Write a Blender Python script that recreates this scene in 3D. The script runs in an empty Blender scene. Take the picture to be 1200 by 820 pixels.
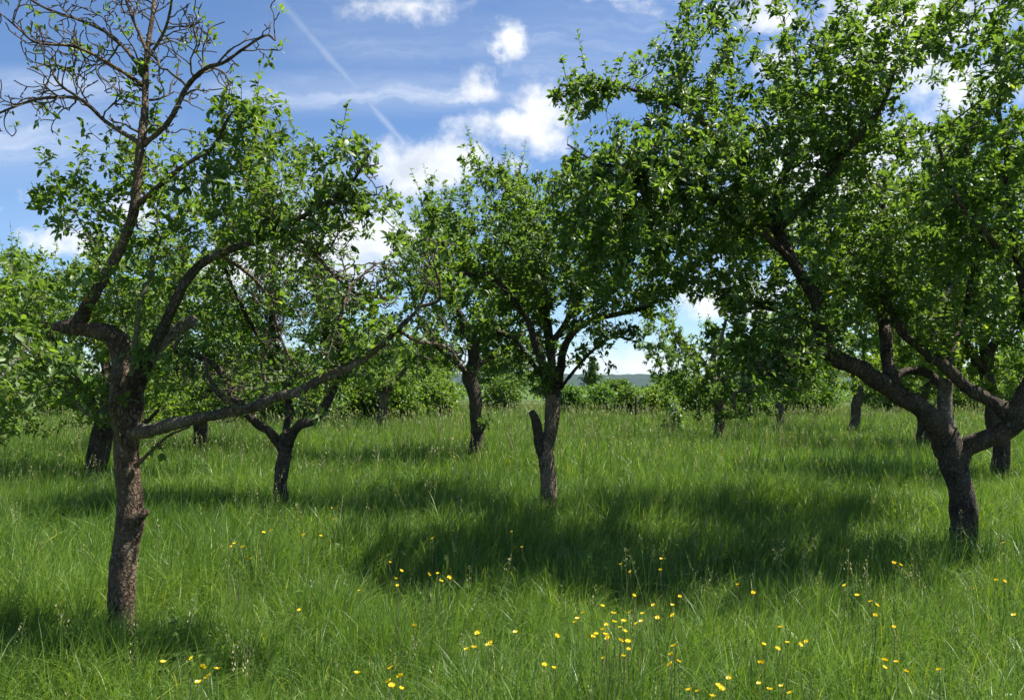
import bpy, math, random
import numpy as np
from mathutils import Vector, noise as mnoise

random.seed(7)
RNG = np.random.default_rng(11)
SC = bpy.context.scene
COL = SC.collection

# ------------------------------------------------------------------ camera
EYE = 1.6
FPX = 960.0                                   # focal length in pixels of the 1200 px wide photograph
PITCH = math.atan(45.0 / FPX)
cam_data = bpy.data.cameras.new('camera')
cam = bpy.data.objects.new('camera', cam_data)
COL.objects.link(cam)
cam.location = (0, 0, EYE)
cam.rotation_euler = (math.pi / 2 + PITCH, 0, 0)
cam_data.sensor_width = 36.0
cam_data.lens = 36.0 * FPX / 1200.0
cam_data.clip_start = 0.05
cam_data.clip_end = 9000
SC.camera = cam

SUN_ELEV = math.radians(63)
SUN_AZ = math.radians(82)                     # clockwise from +Y (the view direction) towards +X

sun_data = bpy.data.lights.new('sun', 'SUN')
sun_data.energy = 5.0
sun_data.angle = math.radians(0.5)
sun_data.color = (1.0, 0.955, 0.87)
sun = bpy.data.objects.new('sun', sun_data)
COL.objects.link(sun)
sdir = Vector((math.sin(SUN_AZ) * math.cos(SUN_ELEV), math.cos(SUN_AZ) * math.cos(SUN_ELEV), math.sin(SUN_ELEV)))
sun.rotation_euler = (-sdir).to_track_quat('-Z', 'Y').to_euler()

SC.view_settings.view_transform = 'Standard'
SC.view_settings.look = 'None'
SC.view_settings.exposure = 1.38
SC.view_settings.gamma = 1.0
SC.view_settings.use_curve_mapping = False
SC.render.engine = 'CYCLES'
cy = SC.cycles
cy.max_bounces = 6
cy.diffuse_bounces = 3
cy.glossy_bounces = 2
cy.transmission_bounces = 4
cy.transparent_max_bounces = 4
cy.volume_bounces = 0
cy.use_denoising = True
cy.sample_clamp_indirect = 4.0
cy.use_adaptive_sampling = True
cy.adaptive_threshold = 0.02


def at(px, py, D):
    """world point at depth D (metres along +Y) seen at pixel (px, py) of the 1200x820 photograph"""
    xc = (px - 600.0) / FPX
    yc = (410.0 - py) / FPX
    wy = math.cos(PITCH) - yc * math.sin(PITCH)
    wz = math.sin(PITCH) + yc * math.cos(PITCH)
    s = D / wy
    return np.array((xc * s, D, EYE + wz * s))


# ------------------------------------------------------------------ node helper
class NT:
    def __init__(self, tree):
        self.t = tree
        self.n = tree.nodes
        self.l = tree.links

    def add(self, typ, **kw):
        nd = self.n.new(typ)
        for k, v in kw.items():
            setattr(nd, k, v)
        return nd

    def put(self, sock, val):
        if isinstance(val, bpy.types.NodeSocket):
            self.l.new(val, sock)
        else:
            sock.default_value = val

    def math(self, op, a, b=None, c=None, clamp=False):
        nd = self.add('ShaderNodeMath', operation=op, use_clamp=clamp)
        self.put(nd.inputs[0], a)
        if b is not None:
            self.put(nd.inputs[1], b)
        if c is not None:
            self.put(nd.inputs[2], c)
        return nd.outputs[0]

    def vmath(self, op, a, b=None):
        nd = self.add('ShaderNodeVectorMath', operation=op)
        self.put(nd.inputs[0], a)
        if b is not None:
            self.put(nd.inputs[1], b)
        return nd.outputs['Value'] if op in ('LENGTH', 'DOT_PRODUCT', 'DISTANCE') else nd.outputs['Vector']

    def noise(self, vec, scale, detail=4, rough=0.55, lac=2.0):
        nd = self.add('ShaderNodeTexNoise')
        if vec is not None:
            self.l.new(vec, nd.inputs['Vector'])
        nd.inputs['Scale'].default_value = scale
        nd.inputs['Detail'].default_value = detail
        nd.inputs['Roughness'].default_value = rough
        return nd.outputs['Fac']

    def ramp(self, fac, stops, interp='LINEAR'):
        nd = self.add('ShaderNodeValToRGB')
        nd.color_ramp.interpolation = interp
        els = nd.color_ramp.elements
        while len(els) < len(stops):
            els.new(0.5)
        for e, (p, c) in zip(els, stops):
            e.position = p
            e.color = (*c, 1) if len(c) == 3 else c
        self.l.new(fac, nd.inputs[0])
        return nd.outputs[0]

    def mix(self, fac, a, b, blend='MIX'):
        nd = self.add('ShaderNodeMix', data_type='RGBA', blend_type=blend)
        self.put(nd.inputs[0], fac)
        self.put(nd.inputs[6], a if isinstance(a, bpy.types.NodeSocket) else (*a, 1))
        self.put(nd.inputs[7], b if isinstance(b, bpy.types.NodeSocket) else (*b, 1))
        return nd.outputs[2]

    def smooth(self, v, lo, hi):
        nd = self.add('ShaderNodeMapRange', interpolation_type='SMOOTHSTEP')
        self.put(nd.inputs[0], v)
        nd.inputs[1].default_value = lo
        nd.inputs[2].default_value = hi
        return nd.outputs[0]


# ------------------------------------------------------------------ sky
SKY_STRENGTH = 0.056
world = bpy.data.worlds.new('World')
SC.world = world
world.use_nodes = True
world.node_tree.nodes.clear()
W = NT(world.node_tree)
sky = W.add('ShaderNodeTexSky', sky_type='NISHITA')
sky.sun_disc = False
sky.sun_elevation = SUN_ELEV
sky.sun_rotation = SUN_AZ
sky.altitude = 300
sky.air_density = 1.0
sky.dust_density = 0.1
sky.ozone_density = 3.0
tc = W.add('ShaderNodeTexCoord')
sep = W.add('ShaderNodeSeparateXYZ')
W.l.new(tc.outputs['Generated'], sep.inputs[0])
dy = W.math('MAXIMUM', W.math('ABSOLUTE', sep.outputs[1]), 0.06)
u = W.math('DIVIDE', sep.outputs[0], dy)
v = W.math('DIVIDE', sep.outputs[2], dy)
comb = W.add('ShaderNodeCombineXYZ')
W.l.new(u, comb.inputs[0])
W.l.new(v, comb.inputs[1])
uv = comb.outputs[0]


def uvp(px, py):
    p = at(px, py, 1.0)
    return p[0], p[2] - EYE


# cumulus, each an ellipse of the sky broken up by noise: (x, y, rx, ry)
CUMULUS = [(490, 2, 88, 24), (440, 0, 40, 14), (548, 95, 34, 28), (601, 50, 22, 30), (600, 150, 88, 40), (640, 122, 60, 40),
           (505, 196, 90, 44), (592, 194, 30, 14), (880, 12, 70, 30), (1090, 20, 150, 62), (1040, 70, 120, 60), (1150, 100, 90, 60), (900, 70, 60, 40), (730, -4, 80, 14),
           (150, 250, 52, 26), (12, 236, 12, 6), (54, 216, 34, 13), (430, 290, 130, 60), (700, 425, 150, 26),
           (980, 210, 190, 110), (1180, 340, 90, 60), (850, 350, 110, 40), (90, 285, 70, 22), (760, 250, 60, 40), (300, 320, 120, 40)]
wn = W.add('ShaderNodeTexNoise'); W.l.new(uv, wn.inputs['Vector']); wn.inputs['Scale'].default_value = 8.0; wn.inputs['Detail'].default_value = 6; wn.inputs['Roughness'].default_value = 0.62
uvw = W.vmath('ADD', uv, W.vmath('MULTIPLY', W.vmath('SUBTRACT', wn.outputs['Color'], (0.5, 0.5, 0.5)), (0.16, 0.10, 0.0)))
shape = None
for (cx, cyy, rx, ry) in CUMULUS:
    cu, cv = uvp(cx, cyy)
    d = W.vmath('SUBTRACT', uvw, (cu, cv, 0))
    d = W.vmath('MULTIPLY', d, (FPX / rx, FPX / ry, 0))
    s = W.math('SUBTRACT', 1.0, W.vmath('LENGTH', d))
    s = W.math('MULTIPLY', s, min(1.0, ry / 34.0))
    shape = s if shape is None else W.math('SMOOTH_MAX', shape, s, 0.12)
puff = W.noise(uv, 9.0, 7, 0.58)
fine = W.noise(uv, 34.0, 5, 0.6)
dens = W.math('ADD', shape, W.math('MULTIPLY', W.math('SUBTRACT', puff, 0.5), 1.7))
dens = W.math('ADD', dens, W.math('MULTIPLY', W.math('SUBTRACT', fine, 0.5), 0.9))
cum = W.math('MULTIPLY', W.smooth(dens, -0.05, 0.78), 0.95)
# thin streaked high cloud
mp = W.vmath('MULTIPLY', uv, (1.4, 13.0, 1.0))
mp = W.vmath('ADD', mp, W.vmath('MULTIPLY', wn.outputs['Color'], (0.25, 0.9, 0)))
cir = W.noise(mp, 1.8, 7, 0.68)
cir = W.smooth(cir, 0.40, 0.78)
c0 = None
for (cx, cyy, rx, ry, k) in [(430, 108, 210, 30, 1.0), (40, 165, 170, 60, 0.85), (60, 105, 130, 30, 0.8), (680, 55, 200, 70, 0.55), (300, 235, 300, 70, 0.6), (470, 40, 200, 60, .4)]:
    cu, cv = uvp(cx, cyy)
    d = W.vmath('MULTIPLY', W.vmath('SUBTRACT', uv, (cu, cv, 0)), (FPX / rx, FPX / ry, 0))
    s = W.math('MULTIPLY', W.smooth(W.math('SUBTRACT', 1.3, W.vmath('LENGTH', d)), 0.0, 1.1), k)
    c0 = s if c0 is None else W.math('MAXIMUM', c0, s)
cirrus = W.math('MULTIPLY', c0, W.math('ADD', W.math('MULTIPLY', cir, 0.9), 0.28), clamp=True)
# aircraft trail
a0 = np.array(uvp(318, -10)); a1 = np.array(uvp(474, 168))
tv = (a1 - a0) / np.linalg.norm(a1 - a0)
nrm = (-tv[1], tv[0], 0)
rel = W.vmath('SUBTRACT', uv, (a0[0], a0[1], 0))
along = W.vmath('DOT_PRODUCT', rel, (tv[0], tv[1], 0))
across = W.math('ABSOLUTE', W.vmath('DOT_PRODUCT', rel, nrm))
across = W.math('ADD', across, W.math('MULTIPLY', W.math('SUBTRACT', W.noise(uv, 40, 3), 0.5), 0.006))
Ltr = float(np.linalg.norm(a1 - a0))
wid = W.math('SUBTRACT', 0.0100, W.math('MULTIPLY', along, 0.0050 / Ltr))
tr = W.math('SUBTRACT', 1.0, W.math('DIVIDE', across, wid), clamp=True)
tr = W.math('MULTIPLY', tr, W.smooth(along, -Ltr * 0.5, Ltr * 0.6))
tr = W.math('MULTIPLY', tr, W.math('LESS_THAN', along, Ltr))
tr = W.math('MULTIPLY', tr, 0.42)
thin = W.math('MAXIMUM', cirrus, tr)
K = 1.0 / SKY_STRENGTH
shade = W.smooth(W.math('ADD', W.noise(uvw, 13.0, 5, 0.55), W.math('MULTIPLY', v, 0.12)), 0.46, 0.78)
cloudcol = W.mix(shade, (0.42 * K, 0.43 * K, 0.445 * K), (0.28 * K, 0.305 * K, 0.345 * K))
thincol = (0.31 * K, 0.345 * K, 0.405 * K)
skyb = W.mix(1.0, sky.outputs[0], (0.85, 0.96, 1.10), 'MULTIPLY')
skyc = W.mix(W.math('MULTIPLY', thin, 0.8), skyb, thincol)
skyc = W.mix(cum, skyc, cloudcol)
bg = W.add('ShaderNodeBackground')
bg.inputs['Strength'].default_value = SKY_STRENGTH
W.l.new(skyc, bg.inputs['Color'])
wo = W.add('ShaderNodeOutputWorld')
W.l.new(bg.outputs[0], wo.inputs[0])


# ------------------------------------------------------------------ mesh helpers
def build(name, V, faces, mat, parent=None, tint=None, smooth=False):
    """V (n,3); faces: list of int arrays (m,k).  One mesh object."""
    V = np.asarray(V, dtype=np.float32)
    me = bpy.data.meshes.new(name)
    me.vertices.add(len(V))
    me.vertices.foreach_set('co', V.ravel())
    faces = [np.asarray(f, dtype=np.int32) for f in faces if len(f)]
    loops = np.concatenate([f.ravel() for f in faces])
    counts = np.concatenate([np.full(len(f), f.shape[1], dtype=np.int32) for f in faces])
    starts = np.concatenate(([0], np.cumsum(counts)[:-1])).astype(np.int32)
    me.loops.add(len(loops))
    me.loops.foreach_set('vertex_index', loops)
    me.polygons.add(len(counts))
    me.polygons.foreach_set('loop_start', starts)
    if smooth:
        me.polygons.foreach_set('use_smooth', np.ones(len(counts), dtype=bool))
    if tint is not None:
        a = me.attributes.new('tint', 'FLOAT', 'POINT')
        a.data.foreach_set('value', np.asarray(tint, dtype=np.float32))
    me.update(calc_edges=True)
    me.materials.append(mat)
    o = bpy.data.objects.new(name, me)
    COL.objects.link(o)
    if parent is not None:
        o.parent = parent
    return o


def tag(o, label=None, cat=None, group=None, kind=None):
    if label: o['label'] = label
    if cat: o['category'] = cat
    if group: o['group'] = group
    if kind: o['kind'] = kind
    return o


def empty(name, loc, label, cat, group=None):
    o = bpy.data.objects.new(name, None)
    o.empty_display_size = 0.2
    COL.objects.link(o)
    o.location = loc
    return tag(o, label, cat, group)


def unit(a):
    return a / np.maximum(np.linalg.norm(a, axis=-1, keepdims=True), 1e-9)


def ground_z(x, y):
    return 0.05 * np.sin(x * 0.55 + 0.4) * np.sin(y * 0.42 + 1.0) + 0.025 * np.sin(x * 1.7 + y * 1.3)


# ------------------------------------------------------------------ materials
def leaf_material(name, dark, light, back=0.45, rough=0.44, trans=1.5):
    m = bpy.data.materials.new(name)
    m.use_nodes = True
    m.node_tree.nodes.clear()
    N = NT(m.node_tree)
    at_ = N.add('ShaderNodeAttribute', attribute_name='tint')
    colr = N.ramp(at_.outputs['Fac'], [(0.0, dark), (0.55, tuple((d + l) / 2 for d, l in zip(dark, light))), (0.93, light), (1.0, (light[0] * 1.6, light[1] * 1.15, light[2]))])
    geo = N.add('ShaderNodeNewGeometry')
    pale = N.mix(1.0, colr, (1.25, 1.18, 1.5), 'MULTIPLY')
    face = N.mix(geo.outputs['Backfacing'], colr, pale)
    p = N.add('ShaderNodeBsdfPrincipled')
    N.l.new(face, p.inputs['Base Color'])
    p.inputs['Roughness'].default_value = rough
    p.inputs['Specular IOR Level'].default_value = 0.38
    tcol = N.mix(1.0, colr, (1.18 * trans, 1.16 * trans, 0.42 * trans), 'MULTIPLY')
    t = N.add('ShaderNodeBsdfTranslucent')
    N.l.new(tcol, t.inputs['Color'])
    mx = N.add('ShaderNodeMixShader')
    mx.inputs[0].default_value = back
    N.l.new(p.outputs[0], mx.inputs[1])
    N.l.new(t.outputs[0], mx.inputs[2])
    o = N.add('ShaderNodeOutputMaterial')
    N.l.new(mx.outputs[0], o.inputs[0])
    return m


def bark_material(name, dark, light, scale=1.0, lichen=0.7, yellow=0.0):
    m = bpy.data.materials.new(name)
    m.use_nodes = True
    m.node_tree.nodes.clear()
    N = NT(m.node_tree)
    tc = N.add('ShaderNodeTexCoord')
    pos = N.vmath('MULTIPLY', tc.outputs['Object'], (1.0, 1.0, 0.45))
    wob = N.noise(tc.outputs['Object'], 14 * scale, 3)
    vor = N.add('ShaderNodeTexVoronoi', feature='DISTANCE_TO_EDGE')
    vor.inputs['Scale'].default_value = 44 * scale
    wn = N.add('ShaderNodeTexNoise'); N.l.new(tc.outputs['Object'], wn.inputs['Vector']); wn.inputs['Scale'].default_value = 26 * scale; wn.inputs['Detail'].default_value = 5
    off = N.vmath('ADD', pos, N.vmath('MULTIPLY', N.vmath('SUBTRACT', wn.outputs['Color'], (0.5, 0.5, 0.5)), (0.05, 0.05, 0.05)))
    N.l.new(off, vor.inputs['Vector'])
    crack = N.smooth(vor.outputs['Distance'], 0.0, 0.30)
    fin = N.noise(pos, 90 * scale, 6, 0.65)
    blot = N.noise(tc.outputs['Object'], 5 * scale, 4, 0.6)
    h = N.math('ADD', N.math('MULTIPLY', crack, 0.72), N.math('MULTIPLY', fin, 0.7))
    h = N.math('ADD', h, N.math('MULTIPLY', wob, 0.6))
    fac = N.math('ADD', N.math('MULTIPLY', h, 0.5), N.math('MULTIPLY', N.math('SUBTRACT', blot, 0.5), 1.5), clamp=True)
    colr = N.ramp(fac, [(0.15, dark), (0.5, tuple((d + l) / 2 for d, l in zip(dark, light))), (0.85, light)])
    lic = N.smooth(N.noise(tc.outputs['Object'], 9 * scale, 5, 0.7), 0.56, 0.70)
    colr = N.mix(N.math('MULTIPLY', lic, lichen), colr, (0.23, 0.24, 0.18))
    moss = N.smooth(N.noise(tc.outputs['Object'], 3.3 * scale, 5, 0.65), 0.55, 0.72)
    colr = N.mix(N.math('MULTIPLY', moss, lichen * 0.6), colr, (0.075, 0.08, 0.03))
    if yellow:
        yl = N.smooth(N.noise(N.vmath('ADD', tc.outputs['Object'], (7.3, 2.2, 1.0)), 11, 4, 0.6), 0.68, 0.72)
        colr = N.mix(N.math('MULTIPLY', yl, yellow), colr, (0.45, 0.26, 0.03))
    b = N.add('ShaderNodeBump')
    b.inputs['Strength'].default_value = 0.9
    b.inputs['Distance'].default_value = 0.035 / scale
    N.l.new(h, b.inputs['Height'])
    p = N.add('ShaderNodeBsdfPrincipled')
    N.l.new(colr, p.inputs['Base Color'])
    N.l.new(b.outputs[0], p.inputs['Normal'])
    p.inputs['Roughness'].default_value = 0.9
    p.inputs['Specular IOR Level'].default_value = 0.2
    o = N.add('ShaderNodeOutputMaterial')
    N.l.new(p.outputs[0], o.inputs[0])
    return m


def simple_material(name, stops, scale, rough=0.9, bump=0.3, dist=0.02, detail=6):
    m = bpy.data.materials.new(name)
    m.use_nodes = True
    m.node_tree.nodes.clear()
    N = NT(m.node_tree)
    tc = N.add('ShaderNodeTexCoord')
    f = N.noise(tc.outputs['Object'], scale, detail, 0.65)
    colr = N.ramp(f, stops)
    p = N.add('ShaderNodeBsdfPrincipled')
    N.l.new(colr, p.inputs['Base Color'])
    p.inputs['Roughness'].default_value = rough
    p.inputs['Specular IOR Level'].default_value = 0.2
    if bump:
        b = N.add('ShaderNodeBump')
        b.inputs['Strength'].default_value = bump
        b.inputs['Distance'].default_value = dist
        N.l.new(f, b.inputs['Height'])
        N.l.new(b.outputs[0], p.inputs['Normal'])
    o = N.add('ShaderNodeOutputMaterial')
    N.l.new(p.outputs[0], o.inputs[0])
    return m


M = {}
M['leaf_apple'] = leaf_material('apple_leaf', (0.040, 0.077, 0.017), (0.132, 0.212, 0.044), 0.50)
M['leaf_deep'] = leaf_material('deep_green_leaf', (0.037, 0.075, 0.017), (0.128, 0.210, 0.044), 0.50)
M['leaf_mid'] = leaf_material('mid_green_leaf', (0.040, 0.082, 0.017), (0.133, 0.218, 0.045), 0.50)
M['leaf_fresh'] = leaf_material('fresh_yellow_green_leaf', (0.060, 0.112, 0.019), (0.160, 0.245, 0.045), 0.50)
M['leaf_bush'] = leaf_material('bush_leaf', (0.044, 0.098, 0.018), (0.132, 0.232, 0.042), 0.48)
M['leaf_conifer'] = leaf_material('conifer_needles', (0.035, 0.075, 0.025), (0.08, 0.15, 0.045), 0.3)
M['grass'] = leaf_material('meadow_grass', (0.052, 0.114, 0.018), (0.172, 0.274, 0.044), 0.44, 0.45, 1.35)
M['bark_brown'] = bark_material('reddish_brown_bark', (0.045, 0.030, 0.020), (0.275, 0.190, 0.125), 1.0, 0.45, 0.9)
M['bark_grey'] = bark_material('grey_brown_bark', (0.048, 0.036, 0.027), (0.27, 0.210, 0.155), 0.9, 0.6, 0.0)
M['bark_dark'] = bark_material('dark_bark', (0.030, 0.023, 0.017), (0.155, 0.120, 0.090), 0.9, 0.5, 0.0)
M['bark_pale'] = bark_material('pale_bark', (0.075, 0.055, 0.038), (0.40, 0.31, 0.22), 0.8, 0.6, 0.0)  # lightened to put the sun on the right-of-centre trunk into its colour
M['twig'] = simple_material('twig_bark', [(0.3, (0.045, 0.036, 0.028)), (0.7, (0.125, 0.102, 0.078))], 30, bump=0.3, dist=0.004)
M['twig_green'] = simple_material('young_shoot_bark', [(0.3, (0.055, 0.055, 0.030)), (0.7, (0.13, 0.12, 0.07))], 30, bump=0)
M['deadwood'] = bark_material('weathered_dead_wood', (0.07, 0.055, 0.042), (0.42, 0.36, 0.29), 1.3, 0.3)
M['seed'] = leaf_material('dry_seed_head', (0.16, 0.19, 0.06), (0.36, 0.36, 0.19), 0.3, 0.7, 1.1)
M['stem'] = leaf_material('flower_stem', (0.06, 0.12, 0.02), (0.10, 0.19, 0.03), 0.2)


# ------------------------------------------------------------------ tubes
def catmull(P, R, step):
    P = np.asarray(P, float); R = np.asarray(R, float)
    E = np.vstack([2 * P[0] - P[1], P, 2 * P[-1] - P[-2]])
    ER = np.concatenate([[R[0]], R, [R[-1]]])
    out, rad, tt = [], [], []
    for i in range(1, len(E) - 2):
        n = max(2, int(np.linalg.norm(E[i + 1] - E[i]) / step))
        for k in range(n):
            t = k / n
            a, b, c, d = E[i - 1], E[i], E[i + 1], E[i + 2]
            out.append(0.5 * (2 * b + (c - a) * t + (2 * a - 5 * b + 4 * c - d) * t * t + (3 * b - a - 3 * c + d) * t ** 3))
            s = t * t * (3 - 2 * t)
            rad.append(ER[i] * (1 - s) + ER[i + 1] * s)
            tt.append((i - 1 + t) / (len(P) - 1))
    out.append(P[-1]); rad.append(R[-1]); tt.append(1.0)
    return np.array(out), np.array(rad), np.array(tt)


def tube(P, R, sides, rough=0.10, seed=0.0, cap_dome=True):
    """a knobbly tube along P, as vertices and faces"""
    n = len(P)
    T = unit(np.gradient(P, axis=0))
    ref = np.array((0.31, 0.93, 0.17))
    ref = ref / np.linalg.norm(ref)
    A = unit(np.cross(T[0], ref)); prev = A
    Vs = []
    sc = 1.0 / max(R.mean(), 1e-3)
    for i in range(n):
        a = prev - T[i] * np.dot(prev, T[i]); a /= max(np.linalg.norm(a), 1e-6)
        b = np.cross(T[i], a); prev = a
        for k in range(sides):
            th = 2 * math.pi * k / sides
            dr = a * math.cos(th) + b * math.sin(th)
            q = P[i] + dr * R[i]
            nz = mnoise.noise(Vector((q * sc * 0.35).tolist()) + Vector((seed, seed * 2, 0)))
            nz2 = mnoise.noise(Vector((q * sc * 1.1).tolist()) + Vector((seed, 0, 3)))
            rg = abs(mnoise.noise(Vector((dr[0] * 3 + seed, dr[1] * 3, (q[2] + q[0]) * sc * 0.25))))
            Vs.append(P[i] + dr * R[i] * (1 + rough * (1.5 * nz + 0.8 * nz2 - 1.0 * rg)))
    Vs.append(P[0]); Vs.append(P[-1] + (T[-1] * R[-1] * 0.35 if cap_dome else 0))
    quads = []
    for i in range(n - 1):
        for k in range(sides):
            k2 = (k + 1) % sides
            quads.append((i * sides + k, i * sides + k2, (i + 1) * sides + k2, (i + 1) * sides + k))
    tris = [(n * sides, (k + 1) % sides, k) for k in range(sides)]
    e = (n - 1) * sides
    tris += [(n * sides + 1, e + k, e + (k + 1) % sides) for k in range(sides)]
    return np.array(Vs), [np.array(quads), np.array(tris)]


def twig_geometry(P, par, R, first, sides):
    idx = np.arange(first, len(P))
    p = par[idx]
    Dr = np.zeros_like(P)
    Dr[idx] = unit(P[idx] - P[p])
    main = np.zeros(len(P), bool)
    best = {}
    for i in idx:
        q = par[i]
        if q >= first and (q not in best or R[i] > R[best[q]]):
            best[q] = i
    for i in best.values():
        main[i] = True
    d0 = np.where(main[idx][:, None], Dr[p], Dr[idx])
    r0 = np.where(main[idx], R[p], np.minimum(R[idx] * 1.25, np.where(p >= first, R[p], 1e9)))
    d1 = Dr[idx]; r1 = R[idx]
    ref = np.array((0.37, 0.21, 0.9)); ref /= np.linalg.norm(ref)
    th = np.arange(sides) * 2 * math.pi / sides

    def ring(C, d, r):
        a = unit(np.cross(d, ref)); b = np.cross(d, a)
        return C[:, None, :] + r[:, None, None] * (a[:, None, :] * np.cos(th)[None, :, None] + b[:, None, :] * np.sin(th)[None, :, None])
    A = ring(P[p], d0, r0); B = ring(P[idx], d1, r1)
    m = len(idx)
    V = np.concatenate([A, B], axis=1).reshape(-1, 3)
    base = np.arange(m)[:, None] * 2 * sides
    k = np.arange(sides); k2 = (k + 1) % sides
    F = np.stack([base + k, base + k2, base + sides + k2, base + sides + k], axis=-1).reshape(-1, 4)
    return V, F


# ------------------------------------------------------------------ growth
def fbm3(Q, s):
    return np.array([mnoise.noise(Vector((q * s).tolist())) for q in Q])


def blob_points(blobs, n, rng, clump=0.55, scale=1.2):
    """attraction points in ellipsoids given as (px, py, depth, rx px, ry px, rdepth m, weight)"""
    vol = np.array([b[3] * b[4] * b[5] * b[2] ** 2 * (b[6] if len(b) > 6 else 1.0) for b in blobs])
    cnt = np.maximum(1, (vol / vol.sum() * n * 1.8)).astype(int)
    out = []
    for b, c in zip(blobs, cnt):
        q = rng.normal(size=(c, 3)); q = unit(q) * rng.random((c, 1)) ** (1 / 2.6)
        for a in q:
            D = b[2] + a[2] * b[5]
            w = at(b[0] + a[0] * b[3], b[1] + a[1] * b[4], b[2])
            w[0] *= 1.0; w[1] = D
            out.append(w)
    out = np.array(out)
    f = fbm3(out, scale)
    keep = f > np.quantile(f, clump * 0.8)
    out = out[keep]
    return out[out[:, 2] > 0.75]


def grow(P0, Att, step, influence, kill, iters, jitter, rng, up=0.1):
    P = np.array(P0); par = -np.ones(len(P), int)
    nch = np.zeros(len(P), int)
    d = np.linalg.norm(Att[:, None, :] - P[None, :, :], axis=2)
    ni = d.argmin(1); nd = d.min(1)
    alive = nd > kill
    for it in range(iters):
        act = np.where(alive & (nd < influence))[0]
        if len(act) == 0:
            break
        vec = unit(Att[act] - P[ni[act]])
        src, inv = np.unique(ni[act], return_inverse=True)
        acc = np.zeros((len(src), 3)); np.add.at(acc, inv, vec)
        acc = unit(unit(acc) + rng.normal(size=acc.shape) * jitter + np.array((0, 0, up)))
        ok = nch[src] < 3
        stuck = np.isin(ni, src[~ok]); alive &= ~stuck
        src = src[ok]; new = P[src] + acc[ok] * step
        if len(new) == 0:
            continue
        nch[src] += 1
        b = len(P)
        P = np.vstack([P, new]); par = np.concatenate([par, src]); nch = np.concatenate([nch, np.zeros(len(new), int)])
        rem = np.where(alive)[0]
        dd = np.linalg.norm(Att[rem][:, None, :] - new[None, :, :], axis=2)
        j = dd.argmin(1); m = dd.min(1)
        better = m < nd[rem]
        ni[rem[better]] = b + j[better]; nd[rem[better]] = m[better]
        alive[rem] &= nd[rem] > kill
    return P, par


def pipe_radii(P, par, first, tip, expo=2.4):
    n = len(P); s = np.zeros(n)
    for i in range(n - 1, first - 1, -1):
        if s[i] == 0: s[i] = tip ** expo
        if par[i] >= first: s[par[i]] += s[i]
    return s ** (1 / expo)


LEAF8 = np.array([(0, 0), (0.30, -0.5), (0.68, -0.42), (1, 0), (0.68, 0.42), (0.30, 0.5), (0.33, 0), (0.70, 0)])
LEAF8_Q = np.array([(6, 7, 2, 1), (7, 6, 5, 4)])
LEAF8_T = np.array([(0, 6, 1), (7, 3, 2), (0, 5, 6), (7, 4, 3)])
LEAF4 = np.array([(0, 0), (0.45, -0.5), (1, 0), (0.45, 0.5)])


def leaves_geometry(C, Dir, Nor, L, Wd, rng, fine=True, fold=0.22, droop=0.18):
    """leaf blades from base points C, length axes Dir, face normals Nor"""
    n = len(C)
    Dir = unit(Dir); S = unit(np.cross(Nor, Dir)); Nn = np.cross(Dir, S)
    sh = LEAF8 if fine else LEAF4
    k = len(sh)
    x = sh[:, 0]; y = sh[:, 1]
    fo = rng.uniform(0.1, 2.2, n) * fold; dr = rng.uniform(-0.6, 2.6, n) * droop
    zz = np.abs(y)[None, :] * fo[:, None] * Wd[:, None] * 2 - (x ** 2)[None, :] * dr[:, None] * L[:, None]
    V = (C[:, None, :] + Dir[:, None, :] * (x[None, :] * L[:, None])[..., None]
         + S[:, None, :] * (y[None, :] * Wd[:, None])[..., None] + Nn[:, None, :] * zz[..., None])
    b = np.arange(n)[:, None, None] * k
    if fine:
        F = [(b + LEAF8_Q[None]).reshape(-1, 4), (b + LEAF8_T[None]).reshape(-1, 3)]
    else:
        F = [(b + np.array([[(0, 1, 2)], [(0, 2, 3)]]).reshape(1, 2, 3)).reshape(-1, 3)]
    return V.reshape(-1, 3), F, k


def rosettes(base, axis, per, L, rng, spread=0.9):
    """groups of leaves round an axis"""
    n = len(base)
    cnt = np.maximum(1, rng.poisson(per, n))
    rep = np.repeat(np.arange(n), cnt)
    m = len(rep)
    ax = unit(axis[rep] + np.array((0, 0, 0.35)))
    rnd = unit(rng.normal(size=(m, 3)))
    perp = unit(rnd - ax * (rnd * ax).sum(1, keepdims=True))
    Dir = unit(ax * rng.uniform(0.05, 0.9, (m, 1)) + perp * spread)
    Nor = unit(np.array((0, 0, 0.75)) + rng.normal(size=(m, 3)) * 0.42 + ax * 0.5)
    C = base[rep] + Dir * rng.uniform(0.005, 0.03, (m, 1))
    LL = L * rng.uniform(0.4, 1.35, m)
    return C, Dir, Nor, LL, rep


LEAF_K = 2.0


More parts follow.
